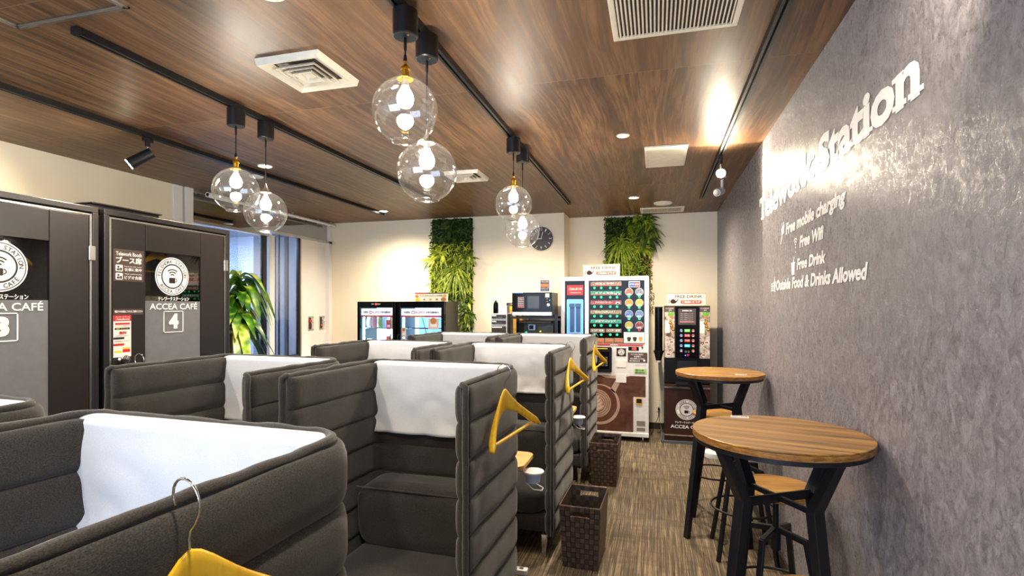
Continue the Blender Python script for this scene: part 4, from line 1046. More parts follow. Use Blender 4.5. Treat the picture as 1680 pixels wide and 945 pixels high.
MB(M).rect(-a + .005, h - .008, -.1, h - .001, .008, .010).obj('blue_tape', plain('blue_tape', (.10, .30, .70), .4), d)
q = MB(M); q.rect(.155, h - .055, .20, h - .012, .008, .010); q.obj('label_sticker', M_creamsign, d)
for sx in (-1, 1):
    for yy in (.06, .32): MB().cyl((sx * .19, yy, 0), (sx * .19, yy, .012), .012, n=12).obj('foot', M_black, t)
t = thing('toaster_oven', 'dark toaster oven with lit window on the rack below the microwave', 'toaster oven', (-1.30, 5.78, 1.122))
m1 = MB(); m1.box(-.22, .02, .0, -.21, .30, .20); m1.box(.21, .02, .0, .22, .30, .20); m1.box(-.21, .02, .19, .21, .30, .20); m1.box(-.21, .29, .0, .21, .30, .19); m1.box(-.21, .02, 0, .21, .29, .012)
m1.obj('case', M_black, t)
MB(M).frame(-.22, 0, .22, .20, .02, -.02, .006).obj('door_frame', M_blackgloss, t)
MB(M).rect(-.20, .02, .20, .18, -.01, -.007).obj('glass_pane', M_pane, t)
MB().box(-.205, .27, .015, .205, .288, .185).obj('back_lining', plain('oven_lining', (.62, .55, .38), .5), t)
MB().box(-.17, .05, .045, .17, .25, .06).obj('tray', M_desk, t)
MB(M).rect(-.13, .09, -.05, .155, -.20, -.19).obj('timer_display', M_alu, t); MB(M).rect(-.12, .10, -.07, .145, -.19, -.188).obj('screen', M_dark, t)
MB(M).disc(-.115, .072, .011, -.03, -.005, 16).obj('green_indicator', M_green_led, t); MB(M).disc(.05, .085, .007, -.03, -.005, 12).obj('yellow_indicator', emis('yellow_lamp', (.8, .9, .05), 2), t)
MB(M).cyl((-.18, .192, .02), (.18, .192, .02), .006, n=10).obj('handle', M_alu, t)
# drawer organiser, bottle, box, board
t = thing('drawer_unit', 'white desktop organiser with four dark drawers left of the microwave', 'drawers', (-1.728, 5.76, 1.162))
MB().box(-.095, 0.01, 0, .095, .28, .245).obj('case', M_white, t, bevel=.003)
for k, (z0, z1) in enumerate(((.015, .10), (.125, .165), (.19, .232))):
    dd = MB(M).rect(-.085, z0, .085, z1, -.01, .002).obj('drawer', M_dark, t, bevel=.002)
    MB(M).rect(-.08, z1 - .018, -.03 if k else .04, z1 - .005, .002, .003).obj('name_label', M_paper, dd)
    q = MB(M)
    for i in range(6): q.disc(-.035 + .014 * i, z0 + .012, .003, .002, .003, 8)
    q.obj('pull_holes', M_alu, dd)
t = thing('low_cabinet', 'dark cabinet top under the small drawer unit', 'cabinet', (-1.757, 5.96, 0))
MB().box(-.115, -.22, 0, .115, .22, 1.14).obj('body', plain('cabinet_side', (.40, .37, .33), .5), t); MB().box(-.13, -.23, 1.14, .12, .23, 1.162).obj('top', M_dark, t, bevel=.002)
MB(faceY(0, -.23, 0)).rect(-.11, 1.145, -.02, 1.157, 0, .001).obj('name_label', M_paper, t)
t = thing('pump_bottle', 'black bottle with white pump cap standing on the drawer unit', 'bottle', (-1.775, 5.80, 1.407))
MB().lathe([(.0, 0), (.027, 0), (.029, .004), (.029, .10), (.024, .125), (.011, .14), (.011, .15), (0, .15)], n=24).obj('bottle_body', M_blackgloss, t, smooth=True)
MB().lathe([(.0, .15), (.012, .15), (.012, .172), (.006, .178), (.006, .195), (0, .2)], n=16).obj('cap', M_white, t, smooth=True)
t = thing('tissue_box', 'plain white box standing on the drawer unit beside the black bottle', 'box', (-1.69, 5.80, 1.407))
MB().box(-.05, -.01, 0, .05, .1, .088).obj('box_body', M_white, t, bevel=.002); MB().box(-.03, .02, .088, .03, .06, .0885).obj('opening', M_dark, t)
t = thing('cork_board', 'dark-framed board with yellow face leaning on the wall behind the microwave', 'sign', (-1.62, 6.21, 1.162))
MB(M).rect(-.14, .0, .14, .37, 0, .012).obj('backing', M_desk, t); MB(M).rect(-.14, .335, .14, .37, .012, .016).obj('title_bar', M_dark, t); MB(M).rect(-.13, .28, .13, .325, .012, .015).obj('yellow_label', M_yellow, t)
MB(M).text('ご利用方法のご案内', -.11, .345, .10, .36, .017, .01).obj('title_print', M_vinyl, t)
t = thing('wall_poster', 'small blue and orange poster on the cream wall above the microwave', 'poster', ((-1.346 - 1.241) / 2, 6.249, 1.64))
MB(M).rect(-.055, -.0, .055, .165, 0, .003).obj('sheet', M_paper, t); MB(M).rect(-.053, .03, .053, .163, .003, .004).obj('blue_field', plain('navy_print', (.03, .04, .22), .5), t)
MB(M).rect(-.048, .085, .048, .12, .004, .005).obj('orange_field', plain('orange_print', (.75, .22, .02), .5), t)
q = MB(M); q.text('WELCOME', -.045, .135, .045, .155, .0055, .02); q.text('スタンプ', -.045, .055, .045, .078, .0055, .02); q.text('キャンペーン', -.04, .036, .04, .050, .0055, .01); q.obj('yellow_print', M_yellow, t)

# wall clock
t = thing('wall_clock', 'round dark clock with white numerals on the back wall behind the globe lamp', 'clock', (-1.335, 6.248, 2.306)); M = faceY(); r = .141
MB(M).disc(0, 0, r, 0, .022, 64).obj('face', plain('clock_face', (.035, .028, .025), .5), t, bevel=.003)
q = MB(M)
for k in range(1, 13):
    a = R(90 - 30 * k); s = str(k); vs, fs, bb = text_mesh(s, .0, 0); px, py = r * .80 * math.cos(a), r * .80 * math.sin(a); hh = .034; wd = hh * .55 * len(s) * .8
    ro = a - PI / 2; M2 = M @ Matrix.Translation((px, py, 0)) @ Matrix.Rotation(ro, 4, 'Z')
    q.M = M2; q.text(s, -wd / 2, -hh / 2, wd / 2, hh / 2, .0225)
q.M = M; q.obj('numeral', M_vinyl, t)
for ang, ln, nm in ((75, .082, 'minute_hand'), (185, .055, 'hour_hand')):
    a = R(ang); M2 = M @ Matrix.Rotation(a, 4, 'Z'); MB(M2).rect(-.012, -.0035, ln, .0035, .024, .027).obj(nm, M_vinyl, t)

# ------------------------------------------------------------------ drink vending machine
YV = 5.95; VX0, VX1 = -1.047, -.074
t = thing('vending_machine', 'large white drink vending machine with coffee picture and green-lit buttons', 'vending machine', (-.56, YV, 0)); VM = t; ox = .56
def P_(px, py): a = onY(px, py, YV); return (a[0] + ox, a[1])
M = faceY()
MB().box(-.487, .045, .10, .486, .56, 1.815).obj('cabinet', M_whitepaint, t, bevel=.006)
dr = MB(M).rect(-.487, .075, .486, 1.822, -.045, .0).obj('front_door', M_whitepaint, t, bevel=.006)
MB(M).rect(-.487, .055, .486, .098, -.02, .014).obj('kick_bar', M_white, t, bevel=.004)
MB().box(-.40, .12, .0, .47, .54, .06).obj('plinth', M_black, t)
for x in (-.42, .42):
    MB().lathe([(.0, 0), (.03, 0), (.03, .008), (.012, .012), (.012, .04), (.025, .045), (.025, .06), (0, .06)], c=(x, .06, 0), n=18).obj('foot', M_chrome, t, smooth=True)
def part_rect(x0, y0, x1, y1, name, m, par=dr, w0=0, w1=.003, rr_=0, bevel=0):
    a = P_(x0, y0); b = P_(x1, y1)
    q = MB(M); 
    if rr_: q.rrect(a[0], b[1], b[0], a[1], rr_, w0, w1)
    else: q.rect(a[0], b[1], b[0], a[1], w0, w1)
    return q.obj(name, m, par, bevel=bevel)
lw = part_rect(927, 461, 959.5, 562, 'cup_dispenser_panel', M_blackgloss)
part_rect(930.5, 468, 957, 484, 'red_sign', M_red, lw, .003, .005)
q = MB(M); a = P_(933, 472); b = P_(955, 476); q.text('ごはんまつり', a[0], b[1], b[0], a[1], .006, .03); a = P_(936, 479); b = P_(953, 481.5); q.text('Selected by You', a[0], b[1], b[0], a[1], .006, .01); q.obj('red_sign_print', M_vinyl, lw)
win = part_rect(930, 491, 957, 558, 'lit_window', plain('dispenser_blue', (.10, .25, .6), .3, em=(.10, .28, .95), es=1.1), lw, .003, .005, .012)
q = MB(M)
for px in (939, 949):
    a = P_(px - 3.5, 500); b = P_(px + 3.5, 545); q.rrect(a[0], b[1], b[0], a[1], .01, .005, .02); a = P_(px - 4.5, 498); b = P_(px + 4.5, 504); q.rrect(a[0], b[1], b[0], a[1], .006, .02, .028); 
    a = P_(px, 549); q.disc(a[0], a[1], .016, .005, .03, 20)
q.obj('cup_tube', plain('dispenser_tube', (.03, .07, .20), .3), win)
pn = part_rect(966, 460.5, 1057.5, 564, 'selection_panel', M_blackgloss)
LAB_C = [mat_photo('label_brown_a', [(.35, (.35, .28, .24)), (.5, (.12, .06, .05)), (.65, (.55, .45, .38))], 60), mat_photo('label_green', [(.35, (.02, .18, .14)), (.5, (.04, .28, .20)), (.65, (.25, .35, .25))], 60),
         mat_photo('label_maroon', [(.35, (.18, .04, .05)), (.5, (.26, .07, .08)), (.65, (.40, .2, .2))], 60), mat_photo('label_tan', [(.35, (.10, .10, .08)), (.5, (.42, .32, .18)), (.65, (.10, .14, .20))], 60),
         mat_photo('label_teal', [(.35, (.02, .20, .16)), (.5, (.05, .30, .22)), (.65, (.4, .5, .5))], 60), mat_photo('label_grey', [(.35, (.18, .15, .12)), (.5, (.32, .22, .14)), (.65, (.15, .2, .3))], 60)]
TX = ['カフェラテ', 'カフェモカ', 'アメリカンコーヒー', 'スペシャルブレンド', 'エスプレッソ', 'ココア   紅茶']
rows = [472.4, 487.6, 503, 518.7, 533.9, 549]
for k, ry in enumerate(rows):
    if k < 5: segs = [(968.6, 1019.6)]
    else: segs = [(968.6, 992.5), (994, 1019.6)]
    for (xa, xb) in segs:
        lb = part_rect(xa, ry - 10, xb, ry - 3.4, 'drink_label', LAB_C[k], pn, .003, .006)
        a = P_(xa + 1, ry - 4.8); b = P_(xb - 1, ry - 3.6)
        MB(M).rect(a[0], a[1], b[0], b[1], .006, .0068).obj('price_strip', plain('label_strip', (.42, .10, .10), .4), lb) if k in (0, 1, 2) else None
        a = P_(xa + 8 if k < 5 else xa + 2, ry - 5.4); b = P_(xb - 14 if k < 5 else xb - 2, ry - 8.6); MB(M).text(TX[k], a[0], a[1], b[0], b[1], .0072, .02).obj('label_print', M_vinyl, lb)
        if k in (1, 2):
            a = P_(1013.5, ry - 5.6); MB(M).disc(a[0], a[1], .024, .006, .007, 20, .014).obj('cup_picture', M_vinyl, lb); MB(M).disc(a[0], a[1] - .002, .015, .007, .008, 20, .009).obj('coffee_picture', M_dark, lb)
    for px in (975.4, 986.5, 1001.3, 1012.4):
        a = P_(px, ry); MB(M).disc(a[0], a[1], .0135, .003, .012, 14).obj('select_button', M_green_led, pn)
CC = [(.30, .12, .09), (.16, .20, .26), (.50, .27, .04), (.48, .42, .06), (.08, .18, .50), (.12, .25, .50), (.45, .38, .07), (.24, .03, .04)]
for k, py in enumerate((479, 496.8, 515.2, 533.7)):
    for j, px in enumerate((1032, 1049)):
        a = P_(px, py); r0 = .044
        o = MB(M).disc(a[0], a[1], r0, .003, .006, 32).obj('round_label', plain('label_rim', (.45, .45, .45), .4), pn)
        MB(M).disc(a[0], a[1], r0 * .88, .006, .007, 32).obj('label_picture', mat_photo('round_label_%d' % (k * 2 + j), [(.4, CC[k * 2 + j]), (.55, tuple(c * .75 + .02 for c in CC[k * 2 + j])), (.68, (.42, .38, .34))], 40), o)
        MB(M).rect(a[0] - .02, a[1] - .03, a[0] + .02, a[1] - .018, .007, .008).obj('price_tag', M_vinyl, o)
        MB(M).disc(a[0], a[1] - .052, .0135, .003, .012, 14).obj('select_button', M_green_led if not (k == 3 and j == 1) else M_red, pn)
lg = part_rect(1031.5, 461.8, 1050, 471, 'maker_logo', M_vinyl, pn, .003, .005, .004)
a = P_(1032.3, 462.7); b = P_(1041, 470.2); c_ = P_(1049.4, 470.2); e_ = P_(1041, 462.7)
MB(M).rect(a[0], b[1], b[0], a[1], .005, .006).obj('blue_field', plain('logo_blue', (.01, .08, .55), .4), lg); MB(M).rect(e_[0], c_[1], c_[0], e_[1], .005, .006).obj('red_field', M_red, lg)
q = MB(M); q.text('JVS', a[0] + .007, b[1] + .015, b[0] - .005, a[1] - .015, .0065, .03); q.text('APEX', e_[0] + .004, c_[1] + .015, c_[0] - .006, e_[1] - .015, .0065, .03); q.obj('logo_print', M_vinyl, lg)
for (xa, xb) in ((979, 991.5), (992.5, 1006.8), (1007.7, 1022.3)):
    s = part_rect(xa, 554.4, xb, 562.5, 'option_tile', plain('option_tan', (.33, .22, .12), .4), pn, .003, .006)
    for f in (.3, .7):
        a = P_(xa + (xb - xa) * f, 558.8); MB(M).disc(a[0], a[1], .010, .006, .011, 12).obj('option_button', M_red_led, s)
cf = part_rect(1023.5, 544.8, 1057, 563, 'coffee_picture_card', M_paper, pn, .003, .007)
for px, m in ((1032, M_dark), (1041.5, M_dark), (1051, M_desk)):
    a = P_(px, 556); q = MB(M); q.poly([(a[0] - .022, a[1] + .008), (a[0] - .012, a[1] - .025), (a[0] + .012, a[1] - .025), (a[0] + .022, a[1] + .008)], .007, .009); q.disc(a[0], a[1] + .012, .022, .007, .0095, 18, .010); q.obj('cup_drawing', m, cf)
rs = part_rect(966, 563.8, 1055, 567.6, 'red_strip', M_red, dr, 0, .004)
a = P_(1001, 567); b = P_(1014, 564.6); MB(M).text('飲み物をお選びください', a[0], a[1], b[0], b[1], .0045, .02).obj('strip_print', M_vinyl, rs)
ds = part_rect(966, 568.5, 1004, 611, 'serving_hatch', M_black, dr, 0, .02, .02, .004)
part_rect(968, 570.5, 997, 572.5, 'yellow_strip', M_yellow, ds, .02, .022)
iw = part_rect(970, 576, 1000, 605, 'hatch_window', M_blackgloss, ds, .02, .023, .01)
q = MB(M)
for k in range(5): a = P_(983, 587 + 3.2 * k); b = P_(997, 585.2 + 3.2 * k); q.text('とりだし口 ご注意', a[0], a[1], b[0], b[1], .0245)
q.obj('hatch_print', plain('grey_print', (.4, .4, .4), .5), iw)
bs = part_rect(1011.5, 571, 1027, 584.5, 'emblem_card', M_brown, dr, 0, .003)
a = P_(1019.3, 577.7); emblem(bs, M @ Matrix.Translation((0, 0, .003)), a[0], a[1], .036, dark=M_brown)
cd = part_rect(1031, 569, 1048, 575, 'price_display', M_blackgloss, dr, 0, .004)
a = P_(1037, 574); b = P_(1044, 570); MB(M).text('100', a[0], a[1], b[0], b[1], .005, .04).obj('display_digits', M_red_led, cd)
a = P_(1053.8, 570.3); MB(M).disc(a[0], a[1], .009, 0, .005, 16).obj('lock', M_black, dr)
nb = part_rect(1030, 578, 1062, 595, 'notice_card', M_brownsign, dr, 0, .003)
q = MB(M)
for k, (s, xa, xb) in enumerate((('ドリンクをご注文の', 1035, 1055), ('お客様へ', 1040, 1052), ('ボタンを押してください', 1034, 1057), ('無料でご利用いただけます', 1033, 1050))):
    a = P_(xa, 582.6 + 3.5 * k); b = P_(xb, 580.4 + 3.5 * k); q.text(s, a[0], a[1], b[0], b[1], .004, .02)
a = P_(1057, 591.5); q.disc(a[0], a[1], .012, .003, .0045, 12); q.obj('notice_print', M_vinyl, nb)
part_rect(1011.5, 590, 1027, 603, 'coin_return_flap', M_white, dr, 0, .004, .004, .002)
gn = part_rect(1040.5, 605, 1061, 613.7, 'green_notice', plain('green_card', (.35, .60, .20), .5), dr, 0, .003)
q = MB(M); a = P_(1042, 608.3); b = P_(1056, 606.2); q.text('ご確認ください 注意', a[0], a[1], b[0], b[1], .004, .02); a = P_(1042, 612.3); b = P_(1058, 610); q.text('お釣りは出ません', a[0], a[1], b[0], b[1], .004, .02); q.obj('notice_print', M_dark, gn)
q = MB(M); a = P_(1042, 603.5); b = P_(1060, 598); q.text('お問い合わせ 0120-000', a[0], (a[1] + b[1]) / 2, b[0], b[1], .001); q.obj('contact_print', plain('grey_print', (.4, .4, .4), .5), dr)
# big coffee picture: a printed sheet with cup
Mcof = mat_photo('coffee_sheet', [(.30, (.075, .030, .022)), (.5, (.115, .050, .037)), (.7, (.17, .082, .062))], 6)
q = MB(M); a = P_(966, 614.5); b = P_(1062, 614.5); c_ = P_(1062, 652); d_ = P_(1039, 652); e_ = P_(1039, 710.5); f_ = P_(966, 710.5)
xr = .452; xm = d_[0]; zt = a[1]; zm = c_[1]; zb_ = .105
q.poly([(-.46, zb_), (xm, zb_), (xm, zm), (xr, zm), (xr, zt), (-.46, zt)], 0, .002); sh = q.obj('coffee_picture', Mcof, dr)
cc = (-.03, .42); cc = P_(983.5, 663)
Mcup = mat_photo('cup_print', [(.3, (.42, .28, .23)), (.7, (.55, .40, .34))], 10); Mcof2 = mat_photo('coffee_print', [(.3, (.10, .035, .022)), (.7, (.17, .07, .045))], 9); Mlat = mat_photo('latte_print', [(.3, (.42, .26, .19)), (.7, (.58, .40, .31))], 12)
rc = .225
q = MB(M); q.disc(cc[0], cc[1], rc, .002, .003, 64); q.poly([(cc[0] + .12, cc[1] + .17), (cc[0] + .19, cc[1] + .30), (cc[0] + .25, cc[1] + .30), (cc[0] + .17, cc[1] + .13)], .002, .003); q.obj('cup_print', Mcup, sh)
MB(M).disc(cc[0] - .01, cc[1] + .01, rc * .91, .003, .004, 64).obj('coffee_print', Mcof2, sh)
MB(M).disc(cc[0] - .03, cc[1] + .01, rc * .70, .004, .0046, 48).obj('latte_foam', Mlat, sh)
q = MB(M)
for k in range(4): q.arc(cc[0] - .03, cc[1] + .01, rc * (.62 - .10 * k), rc * .028, -150 + 12 * k, 110 - 8 * k, .0046, .0052, 30)
q.obj('latte_swirl', Mcof2, sh)
q = MB(M)
for s in (-1, 1):
    for k in range(4):
        z0 = cc[1] - .06 + .04 * k; L_ = .085 - .016 * k
        q.poly([(cc[0] - .03, z0 - .012), (cc[0] - .03 + s * L_ * .6, z0 + .012), (cc[0] - .03 + s * L_, z0 + .052), (cc[0] - .03 + s * L_ * .45, z0 + .036), (cc[0] - .03, z0 + .018)], .004, .0056)
q.obj('latte_leaf', plain('latte_white', (.66, .50, .42), .4), sh)
q = MB(M); pts = []
for k in range(46):
    f = k / 45; a = f * 7.5; pts.append((cc[0] - .15 + .035 * math.sin(a * 1.6) + .10 * f, cc[1] + .17 + .14 * f + .014 * math.cos(a * 2), .0035))
q.tube(pts, .0022, 5); q.obj('steam_print', Mcup, sh)
q = MB(M); q.poly([(cc[0] + .0, zt), (cc[0] + .08, zt - .028), (cc[0] + .22, zt - .035), (cc[0] + .34, zt)], .002, .003); q.obj('saucer_print', Mcup, sh)
part_rect(1010.5, 613.5, 1027.5, 628, 'white_cover_plate', M_white, dr, .002, .006, .003)
cu_ = P_(1048.5, 658.5); cr = MB(M); cr.rrect(cu_[0] - .036, cu_[1] - .036, cu_[0] + .036, cu_[1] + .036, .012, 0, .008); o = cr.obj('coin_return', plain('orange_ring', (.72, .38, .03), .35), dr, bevel=.002)
MB(M).rrect(cu_[0] - .028, cu_[1] - .018, cu_[0] + .028, cu_[1] + .028, .008, .008, .009).obj('coin_cup', M_black, o)
for (ya, yb) in ((690.5, 699.5), (701.5, 708)): part_rect(1044.5, ya, 1058.5, yb, 'rating_plate', plain('rating_grey', (.22, .20, .18), .4), dr, 0, .002)

def free_sign(x, y, z, w, label, name='drink_sign'):
    t = thing(name, label, 'sign', (x, y, z)); h = w * .34; M = faceY()
    MB(M).rect(-w / 2, 0, w / 2, h, -.006, 0).obj('board', M_creamsign, t); MB(M).frame(-w / 2, 0, w / 2, h, w * .012, 0, .004).obj('border', plain('gold_border', (.60, .48, .25), .4), t)
    MB(M).text('FREE DRINK', -w * .28, h * .60, w * .42, h * .82, .001, .015).obj('title_print', M_brown, t)
    r_ = MB(M).rrect(-w * .14, h * .14, w * .40, h * .42, h * .13, 0, .002).obj('red_pill', plain('sign_red', (.70, .06, .02), .4), t)
    MB(M).text('ご自由にどうぞ', -w * .10, h * .19, w * .36, h * .37, .003, .03).obj('pill_print', M_vinyl, r_)
    q = MB(M); cx, cz = -w * .33, h * .32; q.disc(cx, cz, w * .072, 0, .002, 24, h * .17); q.poly([(cx + w * .05, cz - h * .05), (cx + w * .12, cz + h * .17), (cx + w * .135, cz + h * .15), (cx + w * .065, cz - h * .14)]); q.arc(cx - w * .075, cz, w * .04, w * .014, 90, 270, 0, .002); q.disc(cx, cz + h * .2, w * .012); q.obj('teapot_drawing', M_brown, t)
free_sign(-.59, 5.97, 1.8225, .41, 'cream FREE DRINK sign standing on top of the large vending machine')
free_sign(.315, 6.02, 1.4985, .405, 'smaller-looking cream FREE DRINK sign on top of the black drink dispenser')

# ------------------------------------------------------------------ black tea dispenser
YD = 6.0; t = thing('drink_dispenser', 'tall black hot drink dispenser on a brown cabinet near the grey wall', 'drink dispenser', (.325, YD, 0)); M = faceY(); a = .235
MB().box(-a, .0, .655, a, .42, 1.495).obj('body', plain('dispenser_black', (.007, .007, .008), .3, spec=.15), t, bevel=.004)
cb = MB().box(-a, -.005, .03, a, .42, .645).obj('cabinet', M_brown, t, bevel=.003)
q = MB(M); q.rect(-a, .600, a, .618, .005, .014); q.rect(-a, .085, a, .098, .005, .014); q.obj('metal_strip', M_chrome, cb)
q = MB(M); q.rect(-a - .03, .0, a + .03, .03, -.36, .02); q.obj('base_plate', plain('base_grey', (.08, .09, .11), .4), t, bevel=.004)
MB().tube([(-a - .035, 0, .012), (-a - .035, .02, .16), (-a - .035, .10, .18)], .006).obj('base_handle', M_chrome, t)
emblem(cb, M @ Matrix.Translation((0, 0, .006)), -.005, .372, .112, dark=M_brown)
q = MB(M); q.text('テレワークステーション', -.125, .222, .12, .245, .007, .02); q.text('ACCEA CAFÉ', -.17, .168, .17, .213, .007, .018); q.obj('cabinet_lettering', M_vinyl, cb)
for s in (-1, 1):
    sx0, sx1 = (-a + .003, -.128) if s < 0 else (.128, a - .003)
    st = MB(M).rect(sx0, .93, sx1, 1.485, 0, .003).obj('picture_strip', mat_photo('tea_picture', [(.36, (.10, .06, .04)), (.46, (.40, .32, .26)), (.56, (.62, .58, .54)), (.68, (.30, .14, .06))], 14), t)
    MB(M).rect(sx0, 1.43, sx1, 1.485, .003, .004).obj('strip_header', plain('header_brown', (.09, .055, .045), .4), st)
    w_ = sx1 - sx0; cx = (sx0 + sx1) / 2
    q = MB(M); q.text('とっておきの', sx0 + .012, 1.460, sx1 - .012, 1.474, .0045, .02); q.text('一杯を', cx - .02, 1.440, cx + .02, 1.454, .0045, .02); q.obj('header_print', M_creamsign, st)
    MB(M).rect(cx - .02, 1.385, sx1 - .01, 1.425, .003, .004).obj('green_tea_glass', plain('tea_green', (.12, .42, .04), .4), st)
    MB(M).rect(cx, 1.365, sx1 - .022, 1.39, .004, .005).obj('tea_glass', plain('tea_orange', (.60, .20, .02), .4), st)
    MB(M).rect(sx0 + .003, 1.20, cx, 1.33, .003, .0035).obj('white_ground', M_paper, st)
    q = MB(M); q.poly([(cx - .005, 1.335), (cx + .02, 1.34), (sx1 - .003, 1.25), (sx1 - .003, 1.20), (sx1 - .02, 1.205)], .0035, .0045); q.obj('wood_tray', plain('tray_orange', (.55, .28, .03), .4), st)
    for (u, v, r_) in ((cx + .005, 1.31, .016), (cx + .018, 1.275, .017), (sx1 - .016, 1.24, .018)):
        MB(M).disc(u, v, r_, .0045, .005, 18).obj('cup_print', M_dark, st); MB(M).disc(u, v + .003, r_ * .7, .005, .0055, 18, r_ * .45).obj('tea_print', plain('tea_yellow', (.75, .45, .02), .4), st)
    for (u, v, r_) in ((cx + .02, 1.10, .026), (sx0 + .03, 1.075, .018), (cx - .01, .965, .026), (cx + .02, 1.0, .017)):
        MB(M).disc(u, v, r_, .003, .0045, 20, r_ * .7).obj('cup_print', M_vinyl, st); MB(M).disc(u, v + .002, r_ * .75, .0045, .005, 20, r_ * .4).obj('tea_print', plain('tea_red', (.38, .10, .03), .4), st)
cp = MB(M).rrect(-.118, .935, .118, 1.485, .015, 0, .018).obj('control_panel', M_blackgloss, t, bevel=.003)
cs = MB(M).rect(-.09, 1.29, .09, 1.465, .018, .02).obj('instruction_card', plain('card_brown', (.07, .05, .045), .4), cp)
q = MB(M); q.text('無料給茶機のご案内', -.05, 1.435, .05, 1.45, .021, .03)
for k in range(5): q.text('ボタンを押すとカップ', -.07, 1.405 - .022 * k, .06, 1.413 - .022 * k, .021, .01)
q.obj('card_print', M_vinyl, cs); MB(M).rect(-.075, 1.318, .075, 1.328, .02, .0215).obj('red_line', plain('coral_print', (.75, .15, .12), .5), cs)
for k, (z, c) in enumerate(((1.228, (.10, .50, .05)), (1.175, (.42, .05, .05)), (1.12, (.35, .05, .03)), (1.065, (.05, .45, .75)), (1.01, None))):
    for sx, m in ((-.06, M_blue_led), (.062, M_red_led)):
        o = MB(M).disc(sx, z, .017, .018, .024, 20).obj('round_button', plain('button_grey', (.10, .10, .11), .3), cp); MB(M).disc(sx, z + .006, .0065, .024, .026, 12).obj('button_lamp', m, o)
        MB(M).rect(sx - .009, z - .011, sx + .009, z - .005, .024, .025).obj('button_label', M_vinyl, o)
    if c: o = MB(M).rect(-.027, z - .015, .030, z + .015, .018, .022).obj('drink_button', plain('drink_btn_%d' % k, c, .4, em=c, es=.5), cp); MB(M).text(['緑茶', 'ほうじ茶', 'ウーロン茶', '冷水', ''][k], -.018, z - .006, .021, z + .008, .023, .02).obj('button_print', M_vinyl, o)
    else:
        for s in (-.013, .015): MB(M).disc(s, z - .01, .012, .018, .021, 16).obj('small_button', plain('button_grey', (.10, .10, .11), .3), cp)
MB(M).rect(-.022, .955, -.012, .965, .018, .020).obj('blue_dot', M_blue_led, cp)
q = MB(M)
for sx in (.003, .015): q.disc(sx, .966, .008, .018, .020, 14)
q.poly([(-.004, .963), (.009, .948), (.022, .963)], .018, .020); q.obj('heart_symbol', plain('pink_heart', (.75, .02, .15), .4), cp)
MB().box(-.12, -.10, .655, .12, -.0, .67).obj('drip_tray', M_black, t); MB().box(-.10, -.012, .70, .10, .0, .90).obj('cup_recess', M_black, t)
t = thing('cup_dispenser', 'slim black paper cup dispenser on the wall left of the drink dispenser', 'cup dispenser', (.030, 6.08, 0))
MB().cyl((0, 0, 1.0), (0, 0, 1.475), .042, n=28).obj('tube', M_blackgloss, t, smooth=True)
MB().box(-.045, -.02, 1.475, .045, .06, 1.485).obj('cap', M_black, t)
MB().lathe([(.0, .89), (.030, .89), (.045, .96), (.055, .985), (.055, 1.0), (.0, 1.0)], n=28).obj('cup_mouth', M_black, t, smooth=True); MB().lathe([(.0, .868), (.026, .868), (.031, .889), (.0, .889)], n=24).obj('paper_cup', M_paper, t, smooth=True)
MB().box(-.02, .04, 1.0, .02, .54, 1.05).obj('wall_bracket', M_black, t)
# outlet with cord
t = thing('wall_outlet', 'white wall socket with black plug between the two drink machines', 'socket', (.035, 6.65, .27))
MB(M).rrect(-.035, -.058, .035, .058, .006, 0, .006).obj('plate', M_ivory, t); MB(M).rect(-.012, .0, .012, .04, .006, .009).obj('socket_face', M_white, t)
MB().box(-.012, -.04, -.035, .012, -.006, -.01).obj('plug', M_black, t, bevel=.003)
MB().tube([(0, -.04, -.025), (-.005, -.09, -.10), (-.045, -.15, -.19), (-.075, -.23, -.262), (-.085, -.35, -.264)], .004, 6).obj('power_cord', M_black, t, smooth='all')

# ------------------------------------------------------------------ green wall panels
def leafblade(mb, p, d, nrm, L, w, bend, seg=4):
    p = Vector(p); d = Vector(d).normalized(); n_ = Vector(nrm).normalized(); s = d.cross(n_)
    if s.length < 1e-3: s = Vector((1, 0, 0))
    s.normalize(); rows = []
    for k in range(seg + 1):
        f = k / seg; c = p + d * L * f - Vector((0, 0, 1)) * bend * f * f * L + n_ * .02 * L * math.sin(PI * f)
        ww = w * math.sin(PI * (.08 + .92 * f)) ** .8 if k < seg else .0008
        rows.append((mb.v(c - s * ww), mb.v(c + n_ * -ww * .35), mb.v(c + s * ww)))
    for k in range(seg):
        a, b = rows[k], rows[k + 1]; mb.face([a[0], a[1], b[1], b[0]]); mb.face([a[1], a[2], b[2], b[1]])
LM = {'dark': mat_leaf('leaf_dark', (.010, .030, .005), (.028, .070, .010), (.07, .13, .02), 14), 'mid': mat_leaf('leaf_mid', (.035, .085, .008), (.11, .18, .015), (.24, .30, .03), 14),
      'lime': mat_leaf('leaf_lime', (.13, .20, .012), (.30, .36, .02), (.50, .54, .05), 14), 'grass': mat_leaf('leaf_grass', (.09, .18, .012), (.24, .34, .02), (.42, .50, .06), 20), 'rust': mat_leaf('leaf_rust', (.25, .07, .02), (.40, .14, .03), (.45, .22, .05), 20)}
XCUT, ZCUT = -2.35, 1.56
